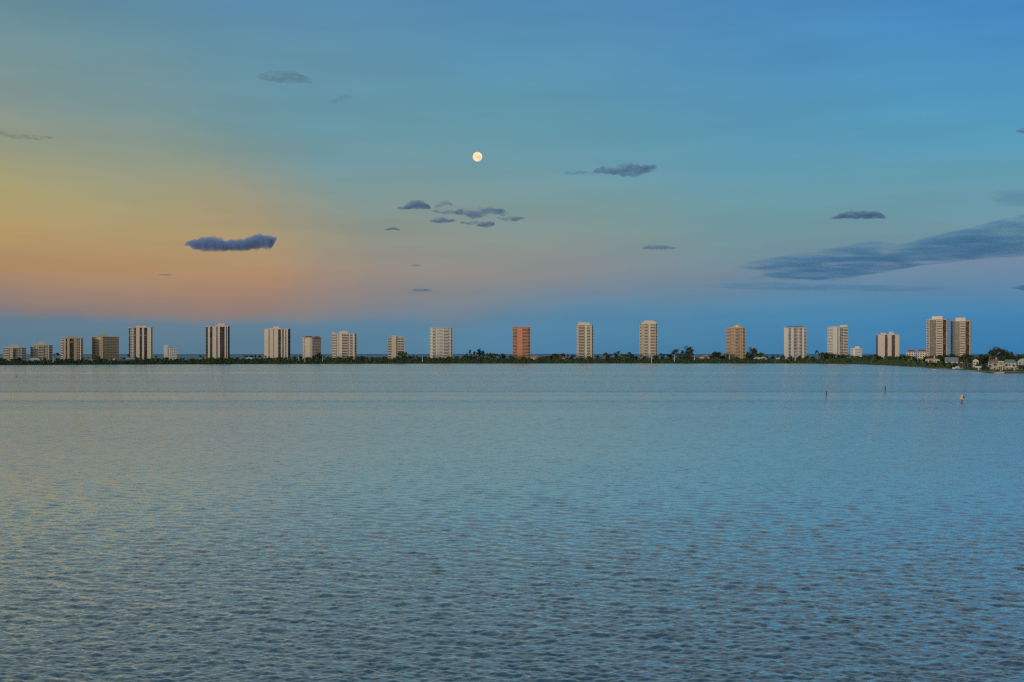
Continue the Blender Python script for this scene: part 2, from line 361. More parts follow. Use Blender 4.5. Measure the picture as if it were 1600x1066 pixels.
# ------------------------------------------------------------------ towers
def tower(label, D, roof, segs, ph=(), wall='cream', depth=22, slab=None, glass=None, fh=3.15, base=1.4, name='condo_tower', cat='tower',
          crossbar=None, group='high-rise towers along the far shore', bal=None, seed=0):
    xs = [s[0] for s in segs]+[segs[-1][1]]
    xc = (xs[0]+xs[-1])/2
    if xc < 1360: D = shore_D(xc)+95+(D % 30)
    X0 = px(xc, D); yaw = -math.atan2(X0, D)      # the fronts look across the lagoon to the bridge
    t = thing(name, label, cat, (X0, D, base), yaw, group)
    W = WALL[wall]; G = glass or GLASS; B = WALL[bal] if bal else W
    ht = pz(roof, D)-base
    nf = max(3, round(ht/fh)); fh = ht/nf
    lx = lambda x: (px(x, D)-X0)*math.cos(yaw)
    front = []
    for s in segs:
        for p in ((lx(s[0]), s[2]), (lx(s[1]), s[3])):
            if not front or (abs(front[-1][0]-p[0])+abs(front[-1][1]-p[1])) > .02: front.append(p)
    mxd = max(p[1] for p in front)
    poly = front+[(front[-1][0]-.5, depth), (front[0][0]+.5, depth)]
    b = MB(); b.prism(poly, 0, ht); b.build('wall', W, t)
    # roof slab, a little wider than the walls
    ov = .9 if slab is None else slab
    cxp = sum(p[0] for p in poly)/len(poly); cyp = depth/2
    rs = MB(); kx = 1+2*ov/(abs(front[-1][0]-front[0][0]))
    rs.prism([(cxp+(x-cxp)*kx, cyp+(y-cyp)*(1+2*ov/depth)) for x, y in poly], ht+.02, ht+.75); rs.build('roof_slab', W, t)
    for i, p in enumerate(ph):
        x0, x1, yt = p[:3]; kind = p[3] if len(p) > 3 else 'box'
        z1 = pz(yt, D)-base; a, c = lx(x0), lx(x1); pm = MB(); d0, d1 = depth*.18+.3*i, depth*.7-.3*i
        if kind == 'front': d0, d1 = -1.2, depth*.6
        if kind in ('box', 'front'):
            pm.box(a, c, d0, d1, ht+.75 if kind == 'box' else .02, z1); pm.box(a-.4, c+.4, d0-.4, d1+.4, z1+.003, z1+.4)
            pm.build('penthouse' if kind == 'box' else 'lift_shaft', W, t)
        elif kind == 'plant':
            pm.box(a, c, d0, d1, ht+.75, z1)
            for q in range(3): pm.box(a+.5+q*(c-a)/3.2, a+.5+q*(c-a)/3.2+1.6, d0-.6, d0+1.2, z1+.003, z1+1.0+.3*q)
            pm.build('rooftop_plant', WALL['greyd'], t)
        elif kind == 'gable':
            pm.hexa([(a, -.5, ht+.76), (c, -.5, ht+.76), (c, d1, ht+.76), (a, d1, ht+.76),
                     ((a*.6+c*.4), -.5, z1), ((a*.4+c*.6), -.5, z1), ((a*.4+c*.6), d1, z1), ((a*.6+c*.4), d1, z1)])
            pm.build('pediment', WALL['gold'], t)
            wm = MB(); wm.box((a+c)/2-1.6, (a+c)/2+1.6, -.62, -.49, ht+2.2, ht+4.6); wm.build('window', METALW, t)
        elif kind == 'hip':
            pm.hexa([(a, 0, ht+.76), (c, 0, ht+.76), (c, d1+4, ht+.76), (a, d1+4, ht+.76),
                     (a*.8+c*.2, d0+2, z1), (a*.2+c*.8, d0+2, z1), (a*.2+c*.8, d1, z1), (a*.8+c*.2, d1, z1)])
            pm.build('tiled_roof', ROOFS[p[4]], t)
    # small roof clutter
    rr = random.Random(seed+int(xc)); 
    for q in range(3):
        ax = lx(xs[0])+(lx(xs[-1])-lx(xs[0]))*rr.uniform(.15, .85); an = MB(); an.box(ax, ax+rr.uniform(1, 2.5), 4+q*4, 6+q*4, ht+.76, ht+rr.uniform(1.6, 2.6)); an.build('roof_vent', CONC, t)
    for s in segs:
        kind = s[4]
        A = Vector((lx(s[0]), s[2], 0)); Bp = Vector((lx(s[1]), s[3], 0)); U = (Bp-A); w = U.length; U.normalize()
        Nn = Vector((U.y, -U.x, 0))
        def fb(mb, u0, u1, v0, v1, n0, n1):
            q = []
            for v in (v0, v1):
                for (u, n) in ((u0, n1), (u1, n1), (u1, n0), (u0, n0)):
                    c = A+U*u+Nn*n; q.append((c.x, c.y, v))
            mb.hexa(q)
        if kind == 'w': continue
        gl = MB(); tr = MB()
        e = min(.35, w*.1)
        if kind in ('b', 'B', 'c', 'e'):      # balcony stack: dark recess, projecting parapets
            fb(gl, e, w-e, .6, ht-.5, -.2, .06)
            pr = 1.5 if kind == 'B' else 1.1
            pa = {'b': .42, 'B': .42, 'c': .30, 'e': .13}[kind]*fh
            n = max(1, int(w/7))
            ws = gl.build('window_strip', GLASS if kind == 'e' else G, t)
            fb(tr, .05, w-.05, -.15, pa, -.1, pr); bo = None
            for k in range(nf):
                if k*fh+pa > ht: continue
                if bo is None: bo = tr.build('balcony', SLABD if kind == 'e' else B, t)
                else: bo = bo.copy(); COL.objects.link(bo)
                bo.location.z = k*fh+.2
            if kind == 'B' or kind == 'b' or (kind == 'c' and w > 6):
                for q in range(n+1):
                    dv = MB(); fb(dv, q*(w-.36)/n+.03, q*(w-.36)/n+.33, .03, ht-.02, .0, pr-.25); dv.build('party_wall', B, t)
        elif kind in ('d', 'D'):  # dark recessed bay with thin slabs
            fb(gl, e*.5, w-e*.5, .6, ht-.6, -.2, .07)
            th = .18 if kind == 'd' else .75
            for k in range(1, nf):
                fb(tr, e*.5+.04, w-e*.5-.04, k*fh-.1, k*fh+th, -.1, .28)
            n = max(1, int(w/4.5))
            for q in range(1, n): fb(tr, q*w/n-.15, q*w/n+.15, .62, ht-.62, -.1, .22)
            if crossbar:
                z = pz(crossbar, D)-base; fb(tr, .02, w-.02, z-1.6, z+1.2, -.1, .5)
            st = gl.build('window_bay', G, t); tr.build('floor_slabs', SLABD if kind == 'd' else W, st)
        elif kind in ('g', 'G'):  # punched windows between piers
            n = max(1, round(w/(3.6 if kind == 'g' else 2.9)))
            for q in range(n):
                c0 = (q+.5)*w/n; hw = min(w/n*.30, 1.3); gl = MB()
                for k in range(nf): fb(gl, c0-hw, c0+hw, k*fh+.95, k*fh+.95+fh*.5, -.1, .05)
                gl.build('window_column', G, t)
    return t

TB = {}
def reg(k, t): TB[k] = t
tower('low cream octagonal condo block at the far left end of the skyline', 1960, 544, [(5,14,3,0,'b'),(14,20,0,-2,'g'),(20,26,-2,-2,'d'),(26,33,-2,0,'g'),(33,41,0,3,'b')], [(15,31,541.5),(18,28.5,538)], 'cream', glass=GLASSM)
tower('cream stepped-top condo block just left of the thin palms, second from the left', 1970, 540, [(48,53,4,0,'b'),(53,60,0,-1,'g'),(60,68,-1,-1,'b'),(68,76,-1,0,'g'),(76,82,0,4,'b')], [(54,73,537.5),(61,69,533)], 'cream', glass=GLASSM)
tower('cream tower with serrated dark balconies on both edges and a pale crossbar high up', 1990, 529, [(96,100,7,1,'B'),(100,102.5,1,0,'w'),(102.5,105,0,0,'d'),(105,108.5,0,-.5,'w'),(108.5,115.5,-.5,-.5,'d'),(115.5,119.5,-.5,0,'w'),(119.5,125.5,0,1,'g'),(125.5,129,1,7,'B')], [(106,119,525)], 'tan', bal='cream', crossbar=534.5)
tower('wide slab block with flat overhanging roof, warm left face and shaded grey right face', 2000, 526.8, [(144,150,12,7,'b'),(150,152,7,5,'w'),(152,158,5,1,'b'),(158,160.3,1,0,'w'),(160.3,186,0,15,'G')], [(153,167,523.5),(161,163,522.5)], 'tan', depth=30, slab=1.6, glass=GLASSM)
tower('tall white tower with dark vertical stripes and a greenish rooftop, fifth from the left', 2010, 512, [(201.5,204,5,0,'d'),(204,209.5,0,0,'g'),(209.5,212.5,0,0,'d'),(212.5,218,0,0,'w'),(218,222,0,0,'d'),(222,225,0,0,'w'),(225,230,0,0,'d'),(230,235,0,0,'w'),(235,238,0,6,'b')], [(212,228,509.2),(219,225,507.8,'plant')], 'warm', crossbar=524)
tower('small white block with a taller blank lift tower on its left, between two striped towers', 2010, 545, [(256,262,0,0,'w'),(262,265.5,0,0,'w'),(265.5,276.5,0,0,'g')], [(256,262,539.3,'front')], 'white', glass=GLASSM, depth=16, name='small_apartment_block', cat='apartment block')
tower('tall tower of dark glass bays between pale fins with a gold rooftop box', 2020, 510.3, [(321.5,325,4,0,'d'),(325,328,0,0,'w'),(328,332,0,0,'d'),(332,338,0,0,'w'),(338,340,0,0,'d'),(340,343.5,0,0,'w'),(343.5,351,0,0,'d'),(351,353,0,0,'w'),(353,354.5,0,0,'d'),(354.5,355.8,0,0,'w'),(355.8,359,0,7,'d')], [(336,352,508.5),(341,351,505.6)], 'warm', glass=GLASS)
tower('broad off-white tower with thin dark slits on its left and window bays on its right', 2030, 514.3, [(413,419.7,1,0,'w'),(419.7,421,0,0,'d'),(421,427,0,0,'w'),(427,427.8,0,0,'d'),(427.8,434.5,0,0,'w'),(434.5,439,0,0,'d'),(439,441,0,0,'w'),(441,443.2,0,0,'d'),(443.2,445.5,0,0,'w'),(445.5,447.5,0,0,'D'),(447.5,450,0,0,'w'),(450,453.8,0,5,'d')], [(420,440,513),(427,436,510.2)], 'warm')
tower('shorter tower with red tiled roof edge, lit left face and dark right face', 2030, 528, [(473,476,7,5,'b'),(476,484,5,0,'g'),(484,488,0,1,'w'),(488,502,1,14,'G')], [(475,490,525,'hip','red'),(489,501,525.5,'hip','red')], 'cream', depth=26, bal='cream')
tower('off-white tower banded by long dark balconies with a low domed penthouse', 2040, 521.5, [(519,526,3,0,'B'),(526,528.6,0,0,'w'),(528.6,530,0,0,'g'),(530,534,0,0,'w'),(534,544.5,0,0,'B'),(544.5,546.5,0,0,'w'),(546.5,550.5,0,0,'b'),(550.5,553,0,0,'w'),(553,556.5,0,5,'B')], [(530,544,518.8),(533,541,517.6),(519.5,522.5,519)], 'warm', fh=3.4)
tower('small pinkish block with a pale central lift shaft rising above its roof', 2070, 528, [(606,612,0,0,'B'),(612,619,0,0,'w'),(619,620,0,0,'d'),(620,632,0,1,'B')], [(612,619,524.3,'front'),(619.5,627,526.3)], 'pinkish', bal='warm', fh=3.4, depth=18)
tower('white tower with a fine grid of small windows under a thin flat roof', 2080, 513, [(672,676,3,0,'g'),(676,680.5,0,0,'b'),(680.5,683,0,0,'w'),(683,693,0,0,'G'),(693,700.5,0,0,'b'),(700.5,703.5,0,0,'g'),(703.5,707,0,3,'b')], [(684,690,511.2,'plant')], 'white', glass=GLASSM, slab=1.2)
tower('salmon pink tower with a plain central shaft between balcony stacks', 2100, 512, [(801,808,0,0,'B'),(808,816,-1,-1,'w'),(816,825,0,0,'B'),(825,828.5,0,2,'b')], [(801,806,510.5),(823,828.5,510.3),(809,816,511.2)], 'salmon', bal='coral', glass=GLASSB)
tower('slender cream tower with balcony bands left of the thick palm group', 2110, 508.5, [(901,904,4,0,'g'),(904,913,0,0,'B'),(913,917,0,0,'w'),(917,922,0,0,'b'),(922,924,0,0,'w'),(924,927,0,4,'b')], [(903,916,503.6),(915.8,922,504.6)], 'cream', fh=3.4, bal='cream')
tower('slender cream tower with a stepped crown right of the thick palm group', 2110, 506.5, [(1000,1003,5,0,'b'),(1003,1006.5,0,0,'g'),(1006.5,1012.5,0,0,'B'),(1012.5,1016,0,0,'w'),(1016,1024,0,0,'B'),(1024,1027,0,4,'B')], [(1003,1025,503.5),(1006,1022.5,501.3)], 'cream', fh=3.4, bal='warm')
tower('tan tower with a golden pediment and white window at the top', 2110, 512.5, [(1135,1141,3,0,'b'),(1141,1145,0,0,'g'),(1145,1149,0,-.5,'g'),(1149,1155,-.5,-.5,'b'),(1155,1160,-.5,0,'g'),(1160,1164.5,0,3,'b')], [(1144,1159,507.3,'gable')], 'tan', bal='tan', glass=GLASSB)
tower('grey-white tower with pale vertical piers under a brown hipped roof', 2110, 512.3, [(1225,1228,2,0,'w'),(1228,1232,0,0,'w'),(1232,1236,0,0,'D'),(1236,1240,0,0,'w'),(1240,1245,0,0,'D'),(1245,1250,0,0,'g'),(1250,1253.5,0,0,'D'),(1253.5,1256,0,0,'w'),(1256,1260,0,2,'b')], [(1227,1258,509.6,'hip','grey')], 'grey', glass=GLASSM, slab=1.5)
tower('pale grey tower with a blank middle panel and a taller block on its right side', 2100, 511.5, [(1293,1301,3,0,'b'),(1301,1308.5,0,0,'w'),(1308.5,1310,0,0,'d'),(1310,1312,0,0,'w'),(1312,1313.5,0,0,'d'),(1313.5,1318,0,0,'D'),(1318,1325,0,1,'c')], [(1312,1324,508.3),(1296,1308,510.4)], 'grey', bal='white', glass=GLASSM)
tower('short white block with small square windows right beside the pale grey tower', 2090, 545, [(1329,1333,4,1,'g'),(1333,1336,1,0,'w'),(1336,1345,0,0,'g'),(1345,1347,0,2,'w')], [(1336,1342.5,541.5)], 'white', depth=14, name='small_apartment_block', cat='apartment block')
tower('pinkish tan tower with two roof humps and blank slabs between dark slots', 2080, 523.5, [(1369,1371.5,4,0,'d'),(1371.5,1374,0,0,'w'),(1374,1382.5,0,0,'w'),(1382.5,1387,0,0,'d'),(1387,1393,0,0,'w'),(1393,1398.5,0,0,'d'),(1398.5,1405,0,1,'w')], [(1376,1384,520.3),(1389,1396,518.5)], 'pinkish')
tower('left one of the twin tall dark-balconied towers at the right', 2060, 499.5, [(1448.5,1452,6,0,'B'),(1452,1463,0,-1,'e'),(1463,1473,-1,-1,'B'),(1473,1479,-1,1,'d'),(1479,1481,1,7,'B')], [(1456,1472.5,494.3)], 'warm', glass=GLASSB, slab=1.6, fh=3.3, bal='warm')
tower('right one of the twin tall dark-balconied towers at the right', 2080, 502, [(1486,1489.5,6,0,'B'),(1489.5,1500,0,-1,'e'),(1500,1508.5,-1,-1,'B'),(1508.5,1515,-1,1,'d'),(1515,1517,1,7,'B')], [(1493,1508.5,496.7)], 'warm', glass=GLASSB, slab=1.6, fh=3.3, bal='warm')

# ------------------------------------------------------------------ low houses
def house(label, x0, x1, yr, ye, D, wall, roof, base=1.4, rot=0, ridge='x', storeys=2, nwin=3, depth=None, name='house', chimney=False, garage=False, arch=False):
    xc = (x0+x1)/2; X = px(xc, D); yaw = -math.atan2(X, D); w = (px(x1, D)-px(x0, D))*math.cos(yaw)
    t = thing(name, label, 'house', (X, D, base), yaw+rot, 'houses along the far shore')
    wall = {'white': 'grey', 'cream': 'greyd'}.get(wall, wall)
    he = max(3.0, pz(ye, D)-base); hr = max(he+1.2, pz(yr, D)-base); d = depth or max(8, w*.6)
    W = WALL[wall]
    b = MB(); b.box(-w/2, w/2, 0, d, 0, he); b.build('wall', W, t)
    r = MB(); o = .7
    if ridge == 'hip':
        i = min(w, d)*.42
        r.hexa([(-w/2-o, -o, he+.01), (w/2+o, -o, he+.01), (w/2+o, d+o, he+.01), (-w/2-o, d+o, he+.01),
                (-w/2+i, d*.45, hr), (w/2-i, d*.45, hr), (w/2-i, d*.55, hr), (-w/2+i, d*.55, hr)])
    elif ridge == 'x':
        r.hexa([(-w/2-o, -o, he+.01), (w/2+o, -o, he+.01), (w/2+o, d+o, he+.01), (-w/2-o, d+o, he+.01),
                (-w/2-o, d*.48, hr), (w/2+o, d*.48, hr), (w/2+o, d*.52, hr), (-w/2-o, d*.52, hr)])
    elif ridge == 'y':
        r.hexa([(-w/2-o, -o, he+.01), (w/2+o, -o, he+.01), (w/2+o, d+o, he+.01), (-w/2-o, d+o, he+.01),
                (-.1, -o, hr), (.1, -o, hr), (.1, d+o, hr), (-.1, d+o, hr)])
    else:
        r.box(-w/2-o, w/2+o, -o, d+o, he+.01, he+.7)
    rf = r.build('roof', ROOFS[roof], t)
    if chimney:
        c = MB(); c.box(w*.1, w*.1+1.6, d*.4, d*.4+1.4, he, hr+1.8); c.box(w*.1-.2, w*.1+1.8, d*.4-.2, d*.4+1.6, hr+1.803, hr+2.1); c.build('chimney', W, rf)
    ns = max(1, int(he/3.0))
    for s in range(ns):
        for k in range(nwin):
            u = -w/2+w*(k+.5)/nwin; hw = min(w/nwin*.3, 1.3); z = s*3.1+.9
            if s == 0 and k == nwin//2:
                dm = MB(); dm.box(u-.9, u+.9, -.06, .1, .05, 2.3); dm.build('door', WOODP, t); continue
            if z+1.5 > he: continue
            g = MB(); g.box(u-hw, u+hw, -.05, .1, z, z+1.5); wn = g.build('window', GLASS, t)
            fr = MB(); fr.box(u-hw-.1, u+hw+.1, -.2, .08, z-.2, z-.003); fr.build('sill', W, wn)
    return t
sd_ = shore_D
house('pinkish house with pale roof below the two left-end blocks', 45, 63, 559.3, 562.5, sd_(54)+45, 'pinkish', 'white', ridge='hip')
house('small white house between mangroves left of the serrated tower', 70, 79, 561.5, 564, sd_(75)+30, 'white', 'white', ridge='hip')
house('low cream house with grey roof left of the wide slab block', 131, 145, 558.5, 561.5, sd_(138)+45, 'cream', 'grey', ridge='hip')
house('white gable-fronted house by the water at the foot of the wide slab block', 174, 183, 560, 564, sd_(178)+18, 'white', 'white', ridge='y', nwin=3)
house('low white house with flat grey roof right of the gable-fronted white house', 184, 200, 561.5, 564, sd_(192)+22, 'grey', 'grey', ridge='x')
house('long low house with pale roof left of the tall striped white tower', 192, 214, 559.5, 561.5, sd_(203)+60, 'greyd', 'white', ridge='hip')
house('white bungalow peeking over mangroves left of the broad off-white tower', 384, 396, 558.3, 561.5, sd_(390)+45, 'white', 'white', ridge='hip')
house('long white flat-roofed house left of the broad off-white tower', 396, 412, 560, 561, sd_(404)+55, 'white', 'grey', ridge='flat', nwin=5)
house('white entrance pavilion at the foot of the balcony-banded tower', 538, 546, 559.5, 561, sd_(542)+28, 'white', 'white', ridge='flat', nwin=3)
house('low cream house in front of the white tower with the window grid', 716, 736, 558.5, 561.5, sd_(726)+45, 'cream', 'brown', ridge='hip')
house('pink house with salmon roof right beside the salmon tower', 829, 843, 555.8, 558.6, sd_(836)+80, 'pinkish', 'orange', ridge='hip')
house('white house under a wide red roof between the salmon tower and the slender cream tower', 866, 887, 556.6, 559.8, sd_(876)+50, 'white', 'red', ridge='hip')
house('pale low house right of the first slender cream tower', 934, 944, 557.4, 559.8, sd_(939)+45, 'white', 'grey', ridge='hip')
house('orange-roofed house right of the large feathery pines', 1093, 1110, 555.5, 558, sd_(1100)+60, 'pinkish', 'orange', ridge='hip', chimney=True)
house('flat tan low building left of the tower with golden pediment', 1116, 1134, 551.5, 552.5, sd_(1125)+90, 'rose', 'grey', ridge='flat', nwin=5)
house('white house with broad pale roof between the golden-topped and hipped-roof towers', 1177, 1199, 557, 560.5, sd_(1188)+32, 'white', 'white', ridge='hip')
house('small white house half hidden left of the hipped-roof tower', 1211, 1221, 559.3, 561.5, sd_(1216)+32, 'white', 'white', ridge='hip')
house('pale house behind palms left of the pale grey tower', 1283, 1297, 552.5, 556, sd_(1290)+70, 'greyd', 'grey', ridge='hip')
house('left one of the two red-roofed houses left of the twin towers', 1416, 1431, 546.6, 549.8, 1760, 'warm', 'red', ridge='hip', nwin=4)
house('right one of the two red-roofed houses, nearest the left twin tower', 1433, 1449, 546.4, 549.6, 1750, 'warm', 'red', ridge='hip', nwin=4)
house('white house with orange roof below the left twin tower', 1446, 1468, 559.6, 561.8, 1560, 'white', 'orange', ridge='hip', nwin=5, chimney=True)
house('steep grey-roofed white house right below the gap between the twin towers', 1477, 1497, 558.5, 565.5, 1480, 'white', 'grey', ridge='x', nwin=4)
house('small white house behind trees right of the twin towers', 1520, 1529, 561.2, 564, 1330, 'white', 'white', ridge='y', nwin=2)
house('white garden house by the water right of the tall royal palms', 1524, 1533, 571, 573.5, 1215, 'white', 'white', ridge='flat', nwin=2)
house('green-roofed pale house cut by the right edge of the picture', 1590, 1612, 560.5, 565, 1230, 'white', 'green', ridge='hip')
house('large red-roofed house rising behind the waterfront villa', 1544, 1563, 561.5, 565.5, 1240, 'cream', 'red', ridge='hip', chimney=True)
# waterfront villa at the right
def villa():
    D = 1150; X = px(1567, D); t = thing('villa', 'large two-storey pale villa with dark roof on the seawall at the right', 'house', (X, D, 1.6), -math.atan2(X, D), 'houses along the far shore')
    l = lambda x: (px(x, D)-X)*D/math.hypot(X, D); h = lambda y: pz(y, D)-1.6
    m = MB(); m.box(l(1551), l(1559.9), 2, 14, 0, h(567.5)); m.box(l(1560), l(1568), 0, 14, 0, h(565.2)); m.box(l(1568.1), l(1588), 1.5, 14, 0, h(567)); m.box(l(1571), l(1590), -4, 1.3, 0, h(573.3))
    m.box(l(1546), l(1550.9), 4, 12, 0, h(573.5)); m.build('wall', mat('villa_stucco', (.42, .39, .34)), t)
    r = MB(); r.hexa([(l(1567), 1, h(566.8)), (l(1590), 1, h(566.8)), (l(1590), 16, h(566.8)), (l(1567), 16, h(566.8)), (l(1571), 7, h(562)), (l(1584), 7, h(562)), (l(1584), 9, h(562)), (l(1571), 9, h(562))])
    r.hexa([(l(1545), 1.5, h(567.3)), (l(1561), 1.5, h(567.3)), (l(1561), 15, h(567.3)), (l(1545), 15, h(567.3)), (l(1550), 7, h(563.8)), (l(1558), 7, h(563.8)), (l(1558), 9, h(563.8)), (l(1550), 9, h(563.8))])
    r.build('roof', ROOFS['grey'], t)
    c = MB(); c.box(l(1559.5), l(1568.4), -.5, 14.3, h(565.15), h(564.6)); c.box(l(1570.6), l(1590.4), -4.5, 1.3, h(573.25), h(572.7)); c.build('cornice', METALW, t)
    for (x0, x1, y0, y1, n) in ((1562, 1563.4, 566.5, 570.5, 0), (1564.6, 1566, 566.5, 570.5, 0), (1562, 1563.4, 573, 578.5, 0), (1564.6, 1566, 573, 578.5, 0), (1552.5, 1554, 569, 572, 2), (1556, 1557.6, 569, 572, 2), (1553, 1555, 575, 580, 2), (1570, 1572, 568.5, 572, 1.5), (1576, 1578, 568.5, 572, 1.5), (1582, 1584, 568.5, 572, 1.5), (1573, 1575, 575, 580, -4), (1580, 1583.5, 574.8, 580, -4), (1586.5, 1588, 575, 580, -4)):
        g = MB(); g.box(l(x0), l(x1), n-.08, n+.1, h(y1), h(y0)); w = g.build('window', GLASS, t)
        f = MB(); f.box(l(x0)-.15, l(x1)+.15, n-.2, n-.0, h(y1)-.2, h(y1)-.004); f.build('sill', METALW, w)
    for x in (1561, 1564, 1567):
        q = MB(); q.tube([(l(x), -2.5, 0), (l(x), -2.5, h(572.5))], [.28, .22], 8); q.build('column', METALW, t)
    q = MB(); q.box(l(1560.2), l(1567.8), -3, -.02, h(572.4), h(571.9)); q.build('balcony', METALW, t)
villa()
def seawall():
    pts = [(1533, 1175), (1545, 1106), (1573, 1093), (1600, 1088), (1660, 1080), (1750, 1062)]
    P = [(px(x, D), D) for x, D in pts]
    def wall(P, name, label, m, h):
        b = MB()
        for (x0, y0), (x1, y1) in zip(P, P[1:]):
            b.hexa([(x0, y0, -.4), (x1, y1, -.4), (x1, y1+1.2, -.4), (x0, y0+1.2, -.4), (x0, y0, h), (x1, y1, h), (x1, y1+1.2, h), (x0, y0+1.2, h)])
        o = b.build(name, m); tag(o, label, 'seawall')
    wall(P, 'seawall', 'tan stone seawall at the foot of the waterfront villa', mat('rubble_stone', (.22, .19, .15), var=.45, scale=1.2), 1.9)
    b = MB()
    for q in range(6):
        x0 = px(1555, 1088)+q*1.3; b.box(x0, x0+1.25, 1083.5+q*.1, 1091, 0+.25*q*.2, 1.0+.12*q)
    o = b.build('boat_ramp', WALL['rose']); tag(o, 'pale stepped boat ramp in the middle of the stone seawall', 'ramp')
seawall()

# lawn point
lw = MB(); lw.prism([(px(1405, 1690), 1690), (px(1429, 1660), 1635), (px(1452, 1600), 1560), (px(1450, 1680), 1700), (px(1410, 1760), 1760)], 1.5, 1.62)
tag(lw.build('lawn', mat('lawn_grass', (.11, .17, .05), var=.25, scale=.3)), kind='structure')
# ------------------------------------------------------------------ vegetation
def cards(C, size, rs, flat=.4):
    """leaf-clump quads at centres C (n,3)"""
    n = len(C)
    a = rs.randn(n, 3); a /= np.linalg.norm(a, axis=1)[:, None]
    b = rs.randn(n, 3); b -= (b*a).sum(1)[:, None]*a; b /= np.linalg.norm(b, axis=1)[:, None]
    s = size*(.6+.8*rs.rand(n))[:, None]; a = a*s; b = b*s*(.5+.4*rs.rand(n))[:, None]
    V = np.stack([C-a, C-b*.8, C+a, C+b], 1).reshape(-1, 3)
    return V, np.arange(4*n).reshape(n, 4)

def smooth_noise(x, rs, scale, n=40):
    k = rs.rand(n)*2*math.pi/scale*1.6; p = rs.rand(n)*6.28
    return np.sin(x[..., None]*k+p).sum(-1)/math.sqrt(n/2)

def mangroves():
    rs = np.random.RandomState(11)
    xs = np.array([s[0] for s in SHORE]); ys = np.array([s[1] for s in SHORE])
    def at(X):
        D = H*F/(np.interp(X, xs, ys)-HZ); return (X-CX)/F*D, D
    def hgt(X):
        base = np.interp(X, [-300, 0, 60, 110, 180, 300, 420, 560, 700, 900, 1080, 1200, 1330, 1400, 1440], [9, 8.5, 7.5, 8.0, 7.5, 9.8, 10.5, 11, 10.5, 10, 9.5, 9, 9.8, 10.5, 6.5])
        return base
    rs2 = np.random.RandomState(5)
    # opaque heart of the thicket, uneven
    X = np.linspace(-420, 1436, 1500); wx, D = at(X)
    hh = hgt(X)*(.74+.11*smooth_noise(X, rs2, 9)+.05*smooth_noise(X, rs2, 3))
    prof = [(1.6, -.3), (2.2, .40), (4, .68), (8, .86), (14, .92), (24, .85), (30, -.05)]
    V = []
    for d, f in prof:
        V.append(np.stack([wx*(1+d/2000), D+d+1.2*smooth_noise(X, rs2, 5), hh*f+(.3*smooth_noise(X+d*37, rs2, 3) if f > 0 else 0)], -1))
    V = np.stack(V, 0); n, m = V.shape[:2]; idx = np.arange(n*m).reshape(n, m)
    Fc = np.stack([idx[:-1, :-1], idx[:-1, 1:], idx[1:, 1:], idx[1:, :-1]], -1).reshape(-1, 4)
    # leaf clumps
    N = 95000
    Xr = -420+1850*rs.rand(N); d = rs.rand(N)**1.4*30; wx, D = at(Xr)
    # bush lobes
    cell = 4.5+0*Xr
    lob = smooth_noise(Xr, np.random.RandomState(21), 7)+.6*smooth_noise(Xr+d*3, np.random.RandomState(22), 3)
    f = np.clip(np.interp(d, [0, .5, 3, 8, 16, 30], [.30, .55, .86, 1.0, 1.05, 1.0]), 0, 2)
    topz = hgt(Xr)*(.86+.13*lob)*f
    z = np.where(rs.rand(N) < .55, topz*(1-.12*rs.rand(N)), topz*rs.rand(N)**.7)
    q = np.clip(z/topz, 0, 1); d2 = np.where(rs.rand(N) < .6, .3+7*q**2.2+rs.randn(N)*.7, np.where(q < .7, d*.1, d))
    C = np.stack([wx*(1+d2/2000)+rs.randn(N)*.5, D+d2-1.0*rs.rand(N), np.maximum(z, .2)], -1)
    V2, F2 = cards(C, 1.05, rs)
    V1 = V.reshape(-1, 3); VV = np.concatenate([V1, V2]); FF = np.concatenate([Fc, F2+len(V1)])
    o = mesh_np('mangrove_thicket', VV, FF, L_MANG)
    tag(o, 'dark green mangrove thicket lining the whole far shore', 'mangroves', kind='stuff')
mangroves()

